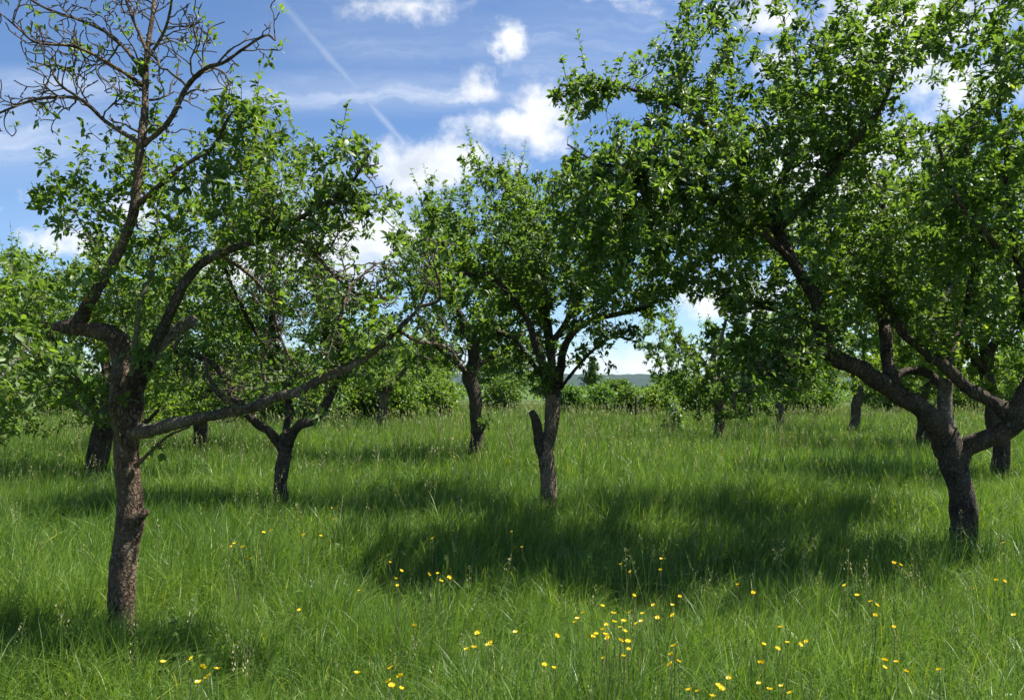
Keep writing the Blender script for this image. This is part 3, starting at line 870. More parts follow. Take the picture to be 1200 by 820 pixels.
make_tree('big spreading old apple tree at right front with twisted forked trunk and sawn stub', 7.3, [
    L_((1134, 660, 24), (1131, 630, 20), (1127, 600, 19.5), (1122, 565, 19.5), (1118, 540, 21), (1114, 518, 18), (1110, 500, 12), rough=.17),
    L_((1124, 572, .02, 13), (1117, 540, .02, 18), (1104, 510, 0, 18), (1082, 483, -.05, 15.5), (1046, 455, -.1, 14.5), (1010, 436, -.15, 14.5), (976, 417, -.2, 13.5), (964, 388, -.2, 12), (956, 355, -.2, 11), (938, 318, -.15, 10), (914, 276, 0, 9), (908, 240, .1, 7.5), (922, 190, .2, 6), (926, 150, .3, 4.5), (920, 100, .4, 3), grow=.5, rough=.16, flare=False),
    L_((932, 308, -.1, 6), (890, 270, -.3, 5.6), (850, 240, -.4, 5), (800, 215, -.5, 4.2), (750, 200, -.6, 3.2), (700, 190, -.7, 2.2), (665, 170, -.7, 1.4), grow=.2),
    L_((830, 150, .5, 4), (790, 122, .4, 3.4), (735, 104, .3, 2.8), (690, 100, .2, 2.2), (658, 100, .2, 1.4), grow=.2),
    L_((908, 250, .1, 6), (870, 200, .3, 5), (830, 150, .5, 4), (800, 100, .6, 3), (790, 50, .7, 2), grow=.2),
    L_((912, 270, 0, 6), (950, 230, -.5, 5), (990, 180, -.8, 4.4), (1030, 130, -1, 3.6), (1050, 80, -1.2, 2.4), grow=.2),
    L_((1046, 452, -.1, 11), (1041, 420, 0, 10), (1037, 382, .1, 9.5), (1034, 340, .3, 8.5), (1040, 290, .5, 7), (1030, 230, .7, 5.5), (1010, 170, .9, 4), (1015, 100, 1, 2.4), grow=.4),
    L_((1037, 380, .1, 8), (1025, 330, 1.0, 7), (1005, 300, 2.0, 5.5), (985, 285, 3.2, 3.5), grow=.3),
    L_((914, 276, 0, 7), (900, 260, .9, 6), (880, 250, 1.9, 4.5), (865, 255, 2.8, 2.5), grow=.3),
    L_((1090, 420, 0, 6), (1100, 370, 1, 5.5), (1115, 330, 2, 4.5), (1125, 310, 3, 2.5), grow=.3),
    L_((972, 415, -.2, 5), (930, 425, -.7, 4.2), (890, 445, -1.1, 3.4), (860, 462, -1.3, 2.4), grow=.2, spurs=True, nt=12, tl=.5, lp=.8),
    L_((964, 390, -.2, 5), (930, 370, .4, 4.4), (890, 360, .8, 3.6), (860, 370, 1.0, 2.4), grow=.2),
    L_((1112, 522, .02, 13), (1110, 490, .05, 11.5), (1107, 466, .05, 11), (1106, 441, .03, 12), name='sawn_limb', mat='deadwood', cut=True, grow=2, label='grey upright limb stub with a flat sawn top'),
    L_((1106, 455, .05, 6.5), (1088, 437, .1, 7), (1062, 434, .15, 6), (1045, 446, .1, 5), grow=2),
    L_((1120, 568, .02, 11), (1127, 540, 0, 15), (1140, 524, -.05, 15), (1158, 513, -.15, 14), (1180, 500, -.25, 15.5), (1198, 478, -.3, 16), (1210, 445, -.35, 14), (1212, 400, -.4, 12), (1200, 340, -.4, 9), (1188, 280, -.4, 7), (1180, 200, -.4, 5.5), (1172, 120, -.4, 4), (1165, 30, -.4, 2.5), grow=.6, rough=.16, flare=False),
    L_((1188, 488, -.28, 12), (1168, 472, -.2, 10.5), (1148, 461, -.15, 10), (1126, 450, -.1, 9.6), (1104, 426, -.1, 9), (1076, 404, -.1, 8.5), (1056, 388, -.1, 7.5), (1042, 360, 0, 6), (1020, 330, .1, 4), grow=.5, mat='bark_dark', rough=.2),
    L_((1210, 430, -.35, 8), (1240, 380, -.5, 7), (1280, 320, -.6, 5), (1300, 250, -.6, 3), grow=.2),
    L_((1195, 320, -.4, 6), (1160, 280, -.9, 5), (1120, 230, -1.2, 4), (1100, 170, -1.3, 2.6), grow=.2),
    L_((1110, 430, -.1, 5), (1130, 370, .5, 4.6), (1140, 300, .8, 4), (1130, 220, 1, 3), (1140, 140, 1.1, 2), grow=.2),
], [(840, 200, 7.2, 110, 110, 1.5, 1), (725, 235, 6.7, 90, 95, .9, 3.0), (690, 175, 6.6, 50, 80, .6, 5), (685, 112, 7.5, 45, 32, .4, 5), (658, 215, 6.7, 25, 45, .35, 5), (810, 80, 7.4, 70, 80, .9, 1.4), (840, 10, 7.2, 60, 40, .7, 1), (960, 130, 7.2, 110, 90, 1.6, 1), (1060, 120, 6.8, 110, 90, 1.6, .9),
    (960, 290, 7.3, 110, 70, 1.5, .9), (1100, 270, 7.3, 120, 110, 1.8, .9), (885, 395, 6.8, 65, 65, .8, 1.4), (868, 455, 6.2, 36, 36, .4, 3), (925, 455, 6.5, 50, 38, .5, 2.6), (895, 425, 6.6, 70, 45, .6, 2), (845, 415, 6.5, 40, 40, .4, 1.5), (970, 385, 6.9, 50, 40, .6, 1), (1190, 150, 7.0, 80, 150, 1.4, .6),
    (1150, 350, 7.2, 100, 60, 1.4, .6), (960, 30, 7.2, 80, 50, 1.0, .6), (1250, 320, 6.9, 80, 100, 1.3, .3), (790, 320, 7.2, 80, 45, .9, 1.0), (730, 310, 6.9, 60, 50, .8, 1.1), (1190, 40, 6.2, 120, 90, 1.1, .8), (1030, 350, 7.6, 60, 50, .9, .6), (1150, -130, 5.3, 70, 40, .5, .8), (940, 250, 9.2, 110, 60, 1.1, .8), (1080, 220, 9.6, 120, 80, 1.2, .8), (960, 340, 8.8, 70, 50, .9, .7), (1000, 280, 10.2, 120, 70, 1.3, .8), (880, 280, 9.9, 90, 70, 1.2, .8), (1120, 300, 10.0, 110, 70, 1.3, .8), (830, 340, 8.2, 60, 40, .8, .8)],
    'leaf_deep', 'bark_dark', 21, n_att=14500, leaf=.057, per=5.8, density=.98, clump=.42, shoots=150, shoot_len=.45, tip=.002)  # dark bark here puts the shade on trunk and limbs into their colour

make_tree('dark-trunked apple tree at right edge, behind the big forked one', 13.4, [
    L_((1171, 573, 15), (1173, 545, 12.5), (1172, 515, 12), (1164, 480, 11), (1158, 445, 10), (1155, 410, 8)),
    L_((1158, 440, 8), (1130, 400, 0, 6), (1100, 350, 0, 4.5), (1080, 300, 0, 3), grow=.2),
    L_((1156, 425, 8), (1175, 380, 0, 6), (1200, 320, 0, 4.5), (1220, 260, 0, 3), grow=.2),
    L_((1155, 415, 6), (1150, 360, .4, 5), (1145, 300, .6, 4), (1150, 240, .6, 2.5), grow=.2),
], [(1050, 330, 13.4, 95, 75, 2.0, .8), (1150, 320, 13.6, 150, 100, 2.2, 1), (1090, 400, 13.3, 80, 55, 1.4, .7), (1220, 380, 13.3, 80, 70, 1.6, .7), (1150, 240, 13.6, 110, 60, 1.6, .7), (1190, 440, 13, 60, 40, 1.2, .5)],
    'leaf_fresh', 'bark_dark', 25, n_att=4400, leaf=.078, per=5, density=1.25, step=.12, kill=.16, fine=False, thick=.06, noise_scale=.8)

make_tree('leafy apple tree farther back, seen between the left front trunk and the small forked tree', 19.0, [
    L_((232, 538, 12), (234, 510, 10), (238, 480, 9.5), (240, 455, 8)),
    L_((238, 475, 8), (215, 440, 0, 6), (195, 400, 0, 4.5), (185, 350, 0, 3), grow=.2),
    L_((240, 465, 8), (262, 430, 0, 6), (285, 390, 0, 4.5), (300, 340, 0, 3), grow=.2),
    L_((240, 460, 6), (245, 400, .5, 5), (240, 350, .5, 3), grow=.2),
], [(240, 390, 19, 120, 75, 2.3, 1), (170, 440, 18.6, 80, 45, 1.6, .7), (310, 430, 18.8, 90, 50, 1.8, .9), (360, 400, 19.4, 60, 60, 1.6, .7)],
    'leaf_mid', 'bark_dark', 35, n_att=2800, leaf=.09, per=5, density=1.3, step=.16, kill=.2, fine=False, thick=.07, noise_scale=.7, influence=2)

make_tree('leafy apple tree farther back behind the fork of the big right tree', 20.0, [
    L_((1085, 535, 12), (1083, 510, 10), (1080, 480, 9.5), (1078, 455, 8)),
    L_((1080, 475, 8), (1050, 440, 0, 6), (1030, 400, 0, 4.5), (1015, 350, 0, 3), grow=.2),
    L_((1079, 465, 8), (1105, 430, 0, 6), (1130, 390, 0, 4.5), (1150, 340, 0, 3), grow=.2),
], [(1085, 390, 20, 120, 75, 2.3, 1), (1020, 430, 19.8, 70, 40, 1.6, .7), (1140, 430, 19.8, 70, 40, 1.6, .7), (1080, 455, 19.4, 120, 22, 1.6, .7)],
    'leaf_fresh', 'bark_dark', 37, n_att=2600, leaf=.095, per=5, density=1.4, step=.17, kill=.21, fine=False, thick=.07, noise_scale=.7, influence=2)

make_tree('distant bright apple tree with low crown behind the tip of the long horizontal branch', 29.0, [
    L_((448, 508, 8), (447, 490, 6.5), (450, 470, 6), (452, 455, 5)),
    L_((450, 468, 5), (432, 445, 0, 4), (418, 425, 0, 3), (405, 405, 0, 2), grow=.03),
    L_((451, 460, 5), (468, 440, 0, 4), (485, 420, 0, 3), (498, 400, 0, 2), grow=.03),
    L_((452, 456, 4), (452, 430, 0, 3.4), (450, 400, 0, 2), grow=.03),
], [(450, 420, 29, 72, 42, 2.4, 1), (415, 445, 28.6, 45, 28, 1.7, .8), (495, 445, 28.8, 40, 28, 1.6, .8)],
    'leaf_fresh', 'bark_grey', 53, n_att=2400, leaf=.12, per=5, density=1.0, step=.22, kill=.28, fine=False, thick=.08, noise_scale=.6, shoots=20, sides=4, trunk_sides=12, influence=2.4)

make_tree('distant apple tree between the pale-limbed one and the thin leaning trunk', 31.0, [
    L_((915, 504, 8), (914, 488, 6.5), (912, 470, 6), (912, 455, 5)),
    L_((913, 468, 5), (895, 445, 0, 4), (880, 425, 0, 3), (872, 405, 0, 2), grow=.2),
    L_((912, 460, 5), (930, 440, 0, 4), (945, 420, 0, 3), (955, 400, 0, 2), grow=.2),
], [(915, 410, 31, 80, 48, 2.6, 1), (880, 440, 30.6, 45, 28, 1.7, .8), (955, 440, 30.8, 45, 28, 1.7, .8)],
    'leaf_mid', 'bark_grey', 47, n_att=1700, leaf=.12, per=5, density=1.3, step=.22, kill=.28, fine=False, thick=.08, noise_scale=.6, shoots=20, sides=4, trunk_sides=12, influence=2.4)

make_tree('distant apple tree with a thin trunk leaning right, seen under the big right tree', 25.0, [
    L_((998, 517, 9), (1000, 500, 7.5), (1004, 475, 7), (1007, 450, 6.5), (1010, 430, 5)),
    L_((1007, 450, 5), (985, 420, 0, 4), (960, 395, 0, 3), (945, 370, 0, 2), grow=.2),
    L_((1009, 440, 5), (1030, 410, 0, 4), (1045, 385, 0, 3), (1050, 360, 0, 2), grow=.2),
    L_((1007, 470, 3), (1028, 460, -.3, 2.6), (1040, 470, -.5, 2), grow=.3),
], [(1000, 390, 25.2, 100, 55, 2.4, 1), (950, 420, 24.8, 60, 40, 1.8, .8), (1050, 420, 25, 60, 40, 1.8, .8), (1032, 478, 24.4, 18, 22, .5, .9)],
    'leaf_mid', 'bark_grey', 28, n_att=2000, leaf=.11, per=5, density=1.3, step=.2, kill=.26, fine=False, thick=.08, noise_scale=.6, shoots=30, sides=4, trunk_sides=14, influence=2.2)

make_tree('distant pale-limbed apple tree, left of the big right tree and above the meadow bushes', 22.0, [
    L_((842, 528, 9), (843, 490, 7.5), (841, 455, 7), (838, 445, 6)),
    L_((839, 450, 5.5), (834, 435, 0, 5), (836, 418, 0, 4.4), (845, 400, 0, 3.4), (850, 375, 0, 2.2), grow=.3),
    L_((841, 452, 5), (856, 436, 0, 4), (868, 415, 0, 3.4), (880, 395, 0, 2), grow=.2),
    L_((838, 440, 4), (815, 415, 0, 3.4), (795, 395, 0, 2.6), (780, 385, 0, 1.8), grow=.2),
], [(825, 398, 22.2, 82, 52, 2.0, 1), (850, 370, 22.2, 60, 30, 1.6, .8), (800, 425, 22, 45, 32, 1.4, .8), (870, 420, 22, 50, 45, 1.6, .8), (880, 470, 21.6, 40, 26, 1.3, 1.2), (820, 455, 21.6, 50, 24, 1.3, 1.4), (842, 488, 21.4, 42, 24, .9, 2)],
    'leaf_mid', 'bark_pale', 31, n_att=2800, leaf=.10, per=5, density=1.3, step=.17, kill=.22, fine=False, thick=.08, noise_scale=.7, shoots=30, sides=4, trunk_sides=14, influence=2)


# ------------------------------------------------------------------ bushes and far trees
def leaf_cloud(blobs, n, leaf, rng, base, shell=0.55):
    """leaf faces through lumpy volumes; blobs are (dx, dy, z, rx, ry, rz) in metres round the base"""
    vol = np.array([b[3] * b[4] * b[5] for b in blobs]) ** 0.8
    cnt = (vol / vol.sum() * n).astype(int) + 1
    C = []
    for b, c in zip(blobs, cnt):
        q = unit(rng.normal(size=(c, 3))) * (shell + (1 - shell) * rng.random((c, 1))) * (1 + 0.16 * rng.normal(size=(c, 1)))
        C.append(np.array(b[:3]) + q * np.array(b[3:6]))
    C = np.vstack(C)
    f = fbm3(C + base, 1.1 / max(0.5, blobs[0][3] * 0.55))
    C = C[f > np.quantile(f, 0.22)]
    C = C[C[:, 2] > 0.05]
    m = len(C)
    Dir = unit(rng.normal(size=(m, 3)) + np.array((0, 0, -0.1)))
    Nor = unit(rng.normal(size=(m, 3)) * 0.6 + np.array((0, 0, 0.9)))
    L = leaf * rng.uniform(0.6, 1.3, m)
    V, F, k = leaves_geometry(C, Dir, Nor, L, L * rng.uniform(.5, .75, m), rng, False)
    t = np.clip(.1 + .7 * rng.random(m) + .15 * rng.normal(size=m), 0, 1)
    return V, F, np.repeat(t, k)


def stems(blobs, rng, n, r0, from_z=0.0):
    Vs, Fs, nv = [], [], 0
    for i in range(n):
        b = blobs[i % len(blobs)]
        tip = np.array(b[:3]) + rng.normal(size=3) * np.array(b[3:6]) * .35
        s = np.array((rng.normal() * .12, rng.normal() * .12, -0.05))
        mid = s * .5 + tip * .5 + rng.normal(size=3) * .12
        P, R, _ = catmull([s, mid, tip], [r0, r0 * .7, r0 * .25], .15)
        V, F = tube(P, R, 6, .1, i)
        Vs.append(V); Fs.append([f + nv for f in F]); nv += len(V)
    return np.vstack(Vs), [np.vstack([f[0] for f in Fs]), np.vstack([f[1] for f in Fs])]


def bush(px, top_py, D, width_px, label, mat='leaf_bush', seed=0, n=11000, leaf=.15, group='bushes along the far edge of the meadow', name='bush', cat='bush'):
    rng = np.random.default_rng(seed + 100)
    p = at(px, 470, D)
    base = np.array((p[0], D, float(ground_z(p[0], D))))
    H = at(px, top_py, D)[2] - base[2]
    w = width_px * D / FPX / 2
    bl = []
    for i in range(7):
        a = rng.uniform(0, 2 * math.pi); rr = rng.uniform(0.1, .6) * w
        h = H * rng.uniform(.45, .85)
        bl.append((rr * math.cos(a), rr * math.sin(a) * .8, h * .55, w * rng.uniform(.3, .55), w * rng.uniform(.3, .5), h * .52))
    bl.append((0, 0, H * .52, w * .62, w * .6, H * .5))
    root = empty(name, base.tolist(), label, cat, group)
    V, F = stems(bl, rng, 9, .035)
    build('stems', V, F, M['twig'], root, smooth=True)
    V, F, t = leaf_cloud(bl, n, leaf, rng, base)
    build('foliage', V, F, M[mat], root, tint=t)
    return root


BUSHES = [
    # px, top, D, width px, label, material
    (262, 418, 34, 140, 'dense bush far behind the small forked apple tree, seen left of its trunk', 'leaf_bush'),
    (345, 414, 33, 130, 'dark dense bush far behind the small forked trunk, just right of it', 'leaf_deep'),
    (405, 425, 36, 110, 'bright bush under the tip of the long horizontal branch at meadow edge', 'leaf_fresh'),
    (462, 424, 36, 100, 'bright yellow-green bush with bare slanting stems, left of the upright dark trunk', 'leaf_fresh'),
    (512, 438, 40, 70, 'rounded fresh green bush close beside the upright dark trunk on its left', 'leaf_fresh'),
    (592, 436, 50, 70, 'dark distant bush showing between the two middle trunks', 'leaf_deep'),
    (668, 452, 46, 56, 'low bush just right of the pale sun-dappled trunk', 'leaf_bush'),
    (704, 449, 47, 62, 'round bush below the young pointed tree on the skyline', 'leaf_bush'),
    (736, 452, 44, 54, 'darker round bush standing behind the wooden stake', 'leaf_mid'),
    (772, 450, 43, 70, 'leafy bright bush behind the dark-leaved sapling', 'leaf_fresh'),
    (812, 436, 45, 74, 'bush under the distant pale-limbed apple tree, nearest its left side', 'leaf_bush'),
    (868, 432, 42, 90, 'bush behind the drooping low branch of the big right tree', 'leaf_mid'),
    (940, 425, 44, 110, 'wide bush left of the thin leaning distant trunk', 'leaf_bush'),
    (1045, 420, 46, 110, 'wide bush right of the thin leaning distant trunk, under the forked limbs', 'leaf_bush'),
    (1130, 428, 46, 100, 'bush seen far behind the sawn stub of the big right tree', 'leaf_fresh'),
    (1205, 418, 45, 110, 'bush at the right edge of the far meadow', 'leaf_mid'),
    (180, 415, 40, 140, 'bush far behind the left front trunk on its right side', 'leaf_mid'),
    (60, 412, 42, 170, 'wide bush far behind the leaves at left edge', 'leaf_bush'),
]
for i, (px, top, D, w, lab, mt) in enumerate(BUSHES):
    bush(px, top, D, w, lab, mt, i)


def far_tree(px, top_py, D, width_px, label, mat, seed, n=15000, leaf=.2, name='broadleaf_tree', trunk_h=.3, group='trees beyond the meadow'):
    rng = np.random.default_rng(seed + 300)
    p = at(px, 470, D)
    base = np.array((p[0], D, float(ground_z(p[0], D))))
    H = at(px, top_py, D)[2] - base[2]
    w = width_px * D / FPX / 2
    root = empty(name, base.tolist(), label, 'tree', group)
    bl = []
    for i in range(10):
        a = rng.uniform(0, 6.28); rr = rng.uniform(.15, .6) * w
        z = H * rng.uniform(trunk_h + .15, .85)
        bl.append((rr * math.cos(a), rr * math.sin(a), z, w * rng.uniform(.28, .45), w * rng.uniform(.28, .45), H * rng.uniform(.1, .2)))
    bl.append((0, 0, H * .62, w * .6, w * .55, H * .36))
    P, R, _ = catmull([(0, 0, -.1), (w * .04, 0, H * .3), (-w * .03, 0, H * .7)], [H * .03, H * .022, H * .008], .25)
    V, F = tube(P, R, 10, .12, seed)
    build('trunk', V, F, M['bark_dark'], root, smooth=True)
    V, F = stems(bl, rng, 10, H * .008)
    build('limbs', V, F, M['twig'], root, smooth=True)
    V, F, t = leaf_cloud(bl, n, leaf, rng, base, .35)
    build('crown', V, F, M[mat], root, tint=t)


far_tree(425, 388, 52, 140, 'tall bright tree beyond the meadow above the bright stemmed bush', 'leaf_bush', 1)
far_tree(500, 398, 55, 120, 'tall tree beyond the meadow, left of the upright dark trunk', 'leaf_mid', 2)
far_tree(590, 408, 60, 110, 'tree beyond the meadow seen between the two middle trunks', 'leaf_mid', 3)
far_tree(330, 400, 58, 130, 'tall tree beyond the meadow behind the small forked apple tree', 'leaf_deep', 4)
far_tree(640, 438, 75, 60, 'low distant tree right behind the pale sun-dappled trunk', 'leaf_mid', 5)
far_tree(716, 444, 80, 50, 'rounded distant tree on the skyline right of the young pointed one', 'leaf_mid', 6)
far_tree(785, 436, 72, 50, 'small skyline tree above the bush behind the sapling', 'leaf_bush', 7)
far_tree(930, 392, 52, 150, 'tall tree beyond the meadow under the big right tree', 'leaf_mid', 8)
far_tree(1080, 400, 62, 140, 'tall tree beyond the meadow behind the fork of the right tree', 'leaf_mid', 9)
far_tree(1200, 395, 60, 130, 'tall tree beyond the meadow at right edge', 'leaf_bush', 10)


def far_woods():
    rng = np.random.default_rng(91)
    n = 52000
    x = rng.uniform(-150, 150, n); d = rng.uniform(92, 125, n)
    top = 2.3 + 1.1 * np.sin(x * .11 + 1) + .8 * np.sin(x * .27) + .3 * np.sin(x * .9 + d * .4) + .5 * np.sin(d * .5 + x * .2)
    top = np.where((x > 3) & (x < 22), np.minimum(top, 1.75), top)
    C = np.stack([x, d, top * np.sqrt(rng.random(n))], 1)
    L = .42 * rng.uniform(.6, 1.3, n)
    V, F, k = leaves_geometry(C, unit(rng.normal(size=(n, 3))), unit(rng.normal(size=(n, 3)) * .6 + (0, 0, .8)), L, L * .7, rng, False)
    tag(build('far_woods', V, F, M['leaf_mid'], tint=np.repeat(np.clip(.15 + .6 * rng.random(n), 0, 1), k)),
        'far dark green woods as one low mass below the hill', 'woods', kind='stuff')


far_woods()


def pointed_tree(px, top_py, D, label):
    rng = np.random.default_rng(77)
    p = at(px, 470, D); base = np.array((p[0], D, float(ground_z(p[0], D))))
    H = at(px, top_py, D)[2] - base[2]
    root = empty('young_pointed_tree', base.tolist(), label, 'tree', 'trees beyond the meadow')
    P, R, _ = catmull([(0, 0, -.1), (.05, 0, H * .5), (0, 0, H * .97)], [.09, .05, .015], .2)
    V, F = tube(P, R, 8, .08, 2)
    build('trunk', V, F, M['bark_dark'], root, smooth=True)
    Cs = []
    for k in range(80):
        t = rng.uniform(.25, 1.0) ** .8; a = rng.uniform(0, 6.28); l = ((1 - t) * H * .38 + .14) * rng.uniform(.6, 1.1)
        s = rng.random((46, 1))
        d = np.array((math.cos(a), math.sin(a), .55))
        Cs.append(np.array((0, 0, t * H)) + d * s * l + rng.normal(size=(46, 3)) * .07)
    C = np.vstack(Cs); m = len(C)
    L = .15 * rng.uniform(.6, 1.2, m)
    V, F, k = leaves_geometry(C, unit(rng.normal(size=(m, 3)) + (0, 0, .4)), unit(rng.normal(size=(m, 3))), L, L * .5, rng, False)
    build('crown', V, F, M['leaf_conifer'], root, tint=np.repeat(rng.random(m), k))


pointed_tree(695, 421, 55, 'young pointed tree rising above the far bushes in the sky gap')


# ------------------------------------------------------------------ sapling and stake
def sapling():
    rng = np.random.default_rng(4)
    D = 26.0
    p = at(790, 480, D); base = np.array((p[0], D, float(ground_z(p[0], D))))
    root = empty('sapling', base.tolist(), 'dark-leaved young sapling standing alone in the sunlit meadow', 'sapling')
    H = 1.25
    P, R, _ = catmull([(0, 0, -.05), (.03, 0, H * .5), (0, 0, H)], [.022, .016, .008], .08)
    V, F = tube(P, R, 7, .08, 1)
    build('stem', V, F, M['bark_dark'], root, smooth=True)
    C, N = [], 420
    t = rng.uniform(.3, 1.0, N); a = rng.uniform(0, 6.28, N); rr = rng.uniform(0, .42, N) * (1.15 - np.abs(t - .7))
    C = np.stack([rr * np.cos(a), rr * np.sin(a), t * H - rr * .5], 1)
    L = .15 * rng.uniform(.7, 1.2, N)
    V, F, k = leaves_geometry(C, unit(np.stack([np.cos(a), np.sin(a), -1.0 + 0 * a], 1) + rng.normal(size=(N, 3)) * .3), unit(rng.normal(size=(N, 3)) * .6 + (0, 0, .6)), L, L * .45, rng, True)
    build('leaves', V, F, M['leaf_deep'], root, tint=np.repeat(rng.random(N), k))


sapling()


def stake():
    D = 33.0
    p = at(745, 480, D); base = np.array((p[0], D, float(ground_z(p[0], D))))
    h = 1.3
    P = np.array([(0, 0, -.1), (0, 0, .4), (.01, 0, .9), (.015, 0, h)])
    P, R, _ = catmull(P, [.055, .055, .052, .05], .1)
    V, F = tube(P, R, 8, .06, 6, cap_dome=False)
    o = build('wooden_stake', V, F, M['bark_dark'], None)
    o.location = base.tolist()
    tag(o, 'short dark wooden stake upright in the meadow before the far bushes', 'stake')


stake()


# ------------------------------------------------------------------ meadow grass
def nz2(x, y, s, o):
    return (np.sin(x * s * 1.3 + o) * np.sin(y * s * 1.1 + o * 2.1) + np.sin(x * s * .7 - y * s * .9 + o * .7) + np.sin(x * s * 2.3 + y * s * 1.9 + o * 3.3) * .6) / 2.6


def grass_band(y0, y1, n_tuft, per, h0, w0, segs, rng, margin=1.3, spread=.05, lean=.35):
    ys = rng.uniform(0, 1, n_tuft)
    a0, a1 = .68 * y0 + margin, .68 * y1 + margin
    if abs(a1 - a0) > 1e-6:                             # uniform over the wedge
        k = (a1 - a0)
        s = (np.sqrt(a0 ** 2 + ys * (a1 ** 2 - a0 ** 2)) - a0) / k
    else:
        s = ys
    ty = y0 + s * (y1 - y0)
    tx = rng.uniform(-1, 1, n_tuft) * (.68 * ty + margin)
    tw = np.clip(1.0 + .38 * nz2(tx, ty, 1.6, 1.0) + .25 * nz2(tx, ty, 4.5, 2.0), .3, 2)
    cnt = rng.poisson(per * tw)
    rep = np.repeat(np.arange(n_tuft), cnt)
    n = len(rep)
    ang = rng.uniform(0, 2 * math.pi, n); rr = np.sqrt(rng.random(n)) * spread
    x = tx[rep] + np.cos(ang) * rr; y = ty[rep] + np.sin(ang) * rr
    z = ground_z(x, y)
    th = h0 * (1 + .24 * nz2(tx, ty, .9, 4.0) + .24 * nz2(tx, ty, 3.1, 7.0)) * rng.uniform(.75, 1.15, n_tuft)
    H = th[rep] * rng.uniform(.45, 1.12, n)
    la = np.where(rng.random(n) < .55, ang, rng.uniform(0, 2 * math.pi, n)) + rng.normal(size=n) * .4
    tl = rng.uniform(0, 6.28, n_tuft)
    lx = np.cos(la) + .5 * np.cos(tl[rep]) + .35; ly = np.sin(la) + .5 * np.sin(tl[rep])
    q = np.maximum(np.hypot(lx, ly), .3); lx /= q; ly /= q
    ln = np.abs(rng.normal(size=n)) * lean + .08
    ln = np.where(rng.random(n) < .28, ln + rng.uniform(.35, 1.15, n), ln)
    t = np.linspace(0, 1, segs + 1)
    hor = (ln * H)[:, None] * (t ** 2.0)[None, :]
    ver = H[:, None] * (t[None, :] - np.clip(ln, 0, 1.2)[:, None] * .42 * (t ** 3)[None, :])
    cx = x[:, None] + lx[:, None] * hor; cyy = y[:, None] + ly[:, None] * hor; cz = z[:, None] + ver - .02
    wd = w0 * rng.uniform(.5, 1.3, n)
    prof = np.interp(t, [0, .25, .7, 1.0], [.8, 1.0, .75, .06])
    fa = rng.uniform(0, math.pi, n)
    sx = np.cos(fa)[:, None] * (wd[:, None] * prof[None, :]) * .5
    sy = np.sin(fa)[:, None] * (wd[:, None] * prof[None, :]) * .5
    A = np.stack([cx - sx, cyy - sy, cz], -1); B = np.stack([cx + sx, cyy + sy, cz], -1)
    V = np.stack([A, B], 2).reshape(-1, 3)
    m = segs + 1
    b = np.arange(n)[:, None] * (2 * m); k = np.arange(segs)[None, :] * 2
    F = np.stack([b + k, b + k + 1, b + k + 3, b + k + 2], -1).reshape(-1, 4)
    tt = .38 + .22 * nz2(tx, ty, .8, 9.0) + .10 * nz2(tx, ty, .28, 3.0) + rng.normal(size=n_tuft) * .15
    tint = np.clip(tt[rep] + rng.normal(size=n) * .14 + (rng.random(n) < .05) * .55, 0, 1)
    return V, F, np.repeat(tint, 2 * m)


def grass():
    rng = np.random.default_rng(42)
    parts = [grass_band(1.9, 6.0, 6400, 30, .42, .0050, 6, rng),
             grass_band(6.0, 12.0, 10500, 19, .49, .0068, 5, rng, spread=.07),
             grass_band(12.0, 25.0, 15000, 11, .54, .012, 3, rng, spread=.10, lean=.28),
             grass_band(25.0, 62.0, 30000, 7, .58, .024, 2, rng, margin=4, spread=.22, lean=.25)]
    V, F, T, nv = [], [], [], 0
    for v_, f_, t_ in parts:
        V.append(v_); F.append(f_ + nv); T.append(t_); nv += len(v_)
    o = build('meadow_grass', np.vstack(V), [np.vstack(F)], M['grass'], tint=np.concatenate(T))
    tag(o, 'tall green meadow grass covering the whole orchard floor', 'grass', kind='stuff')


grass()


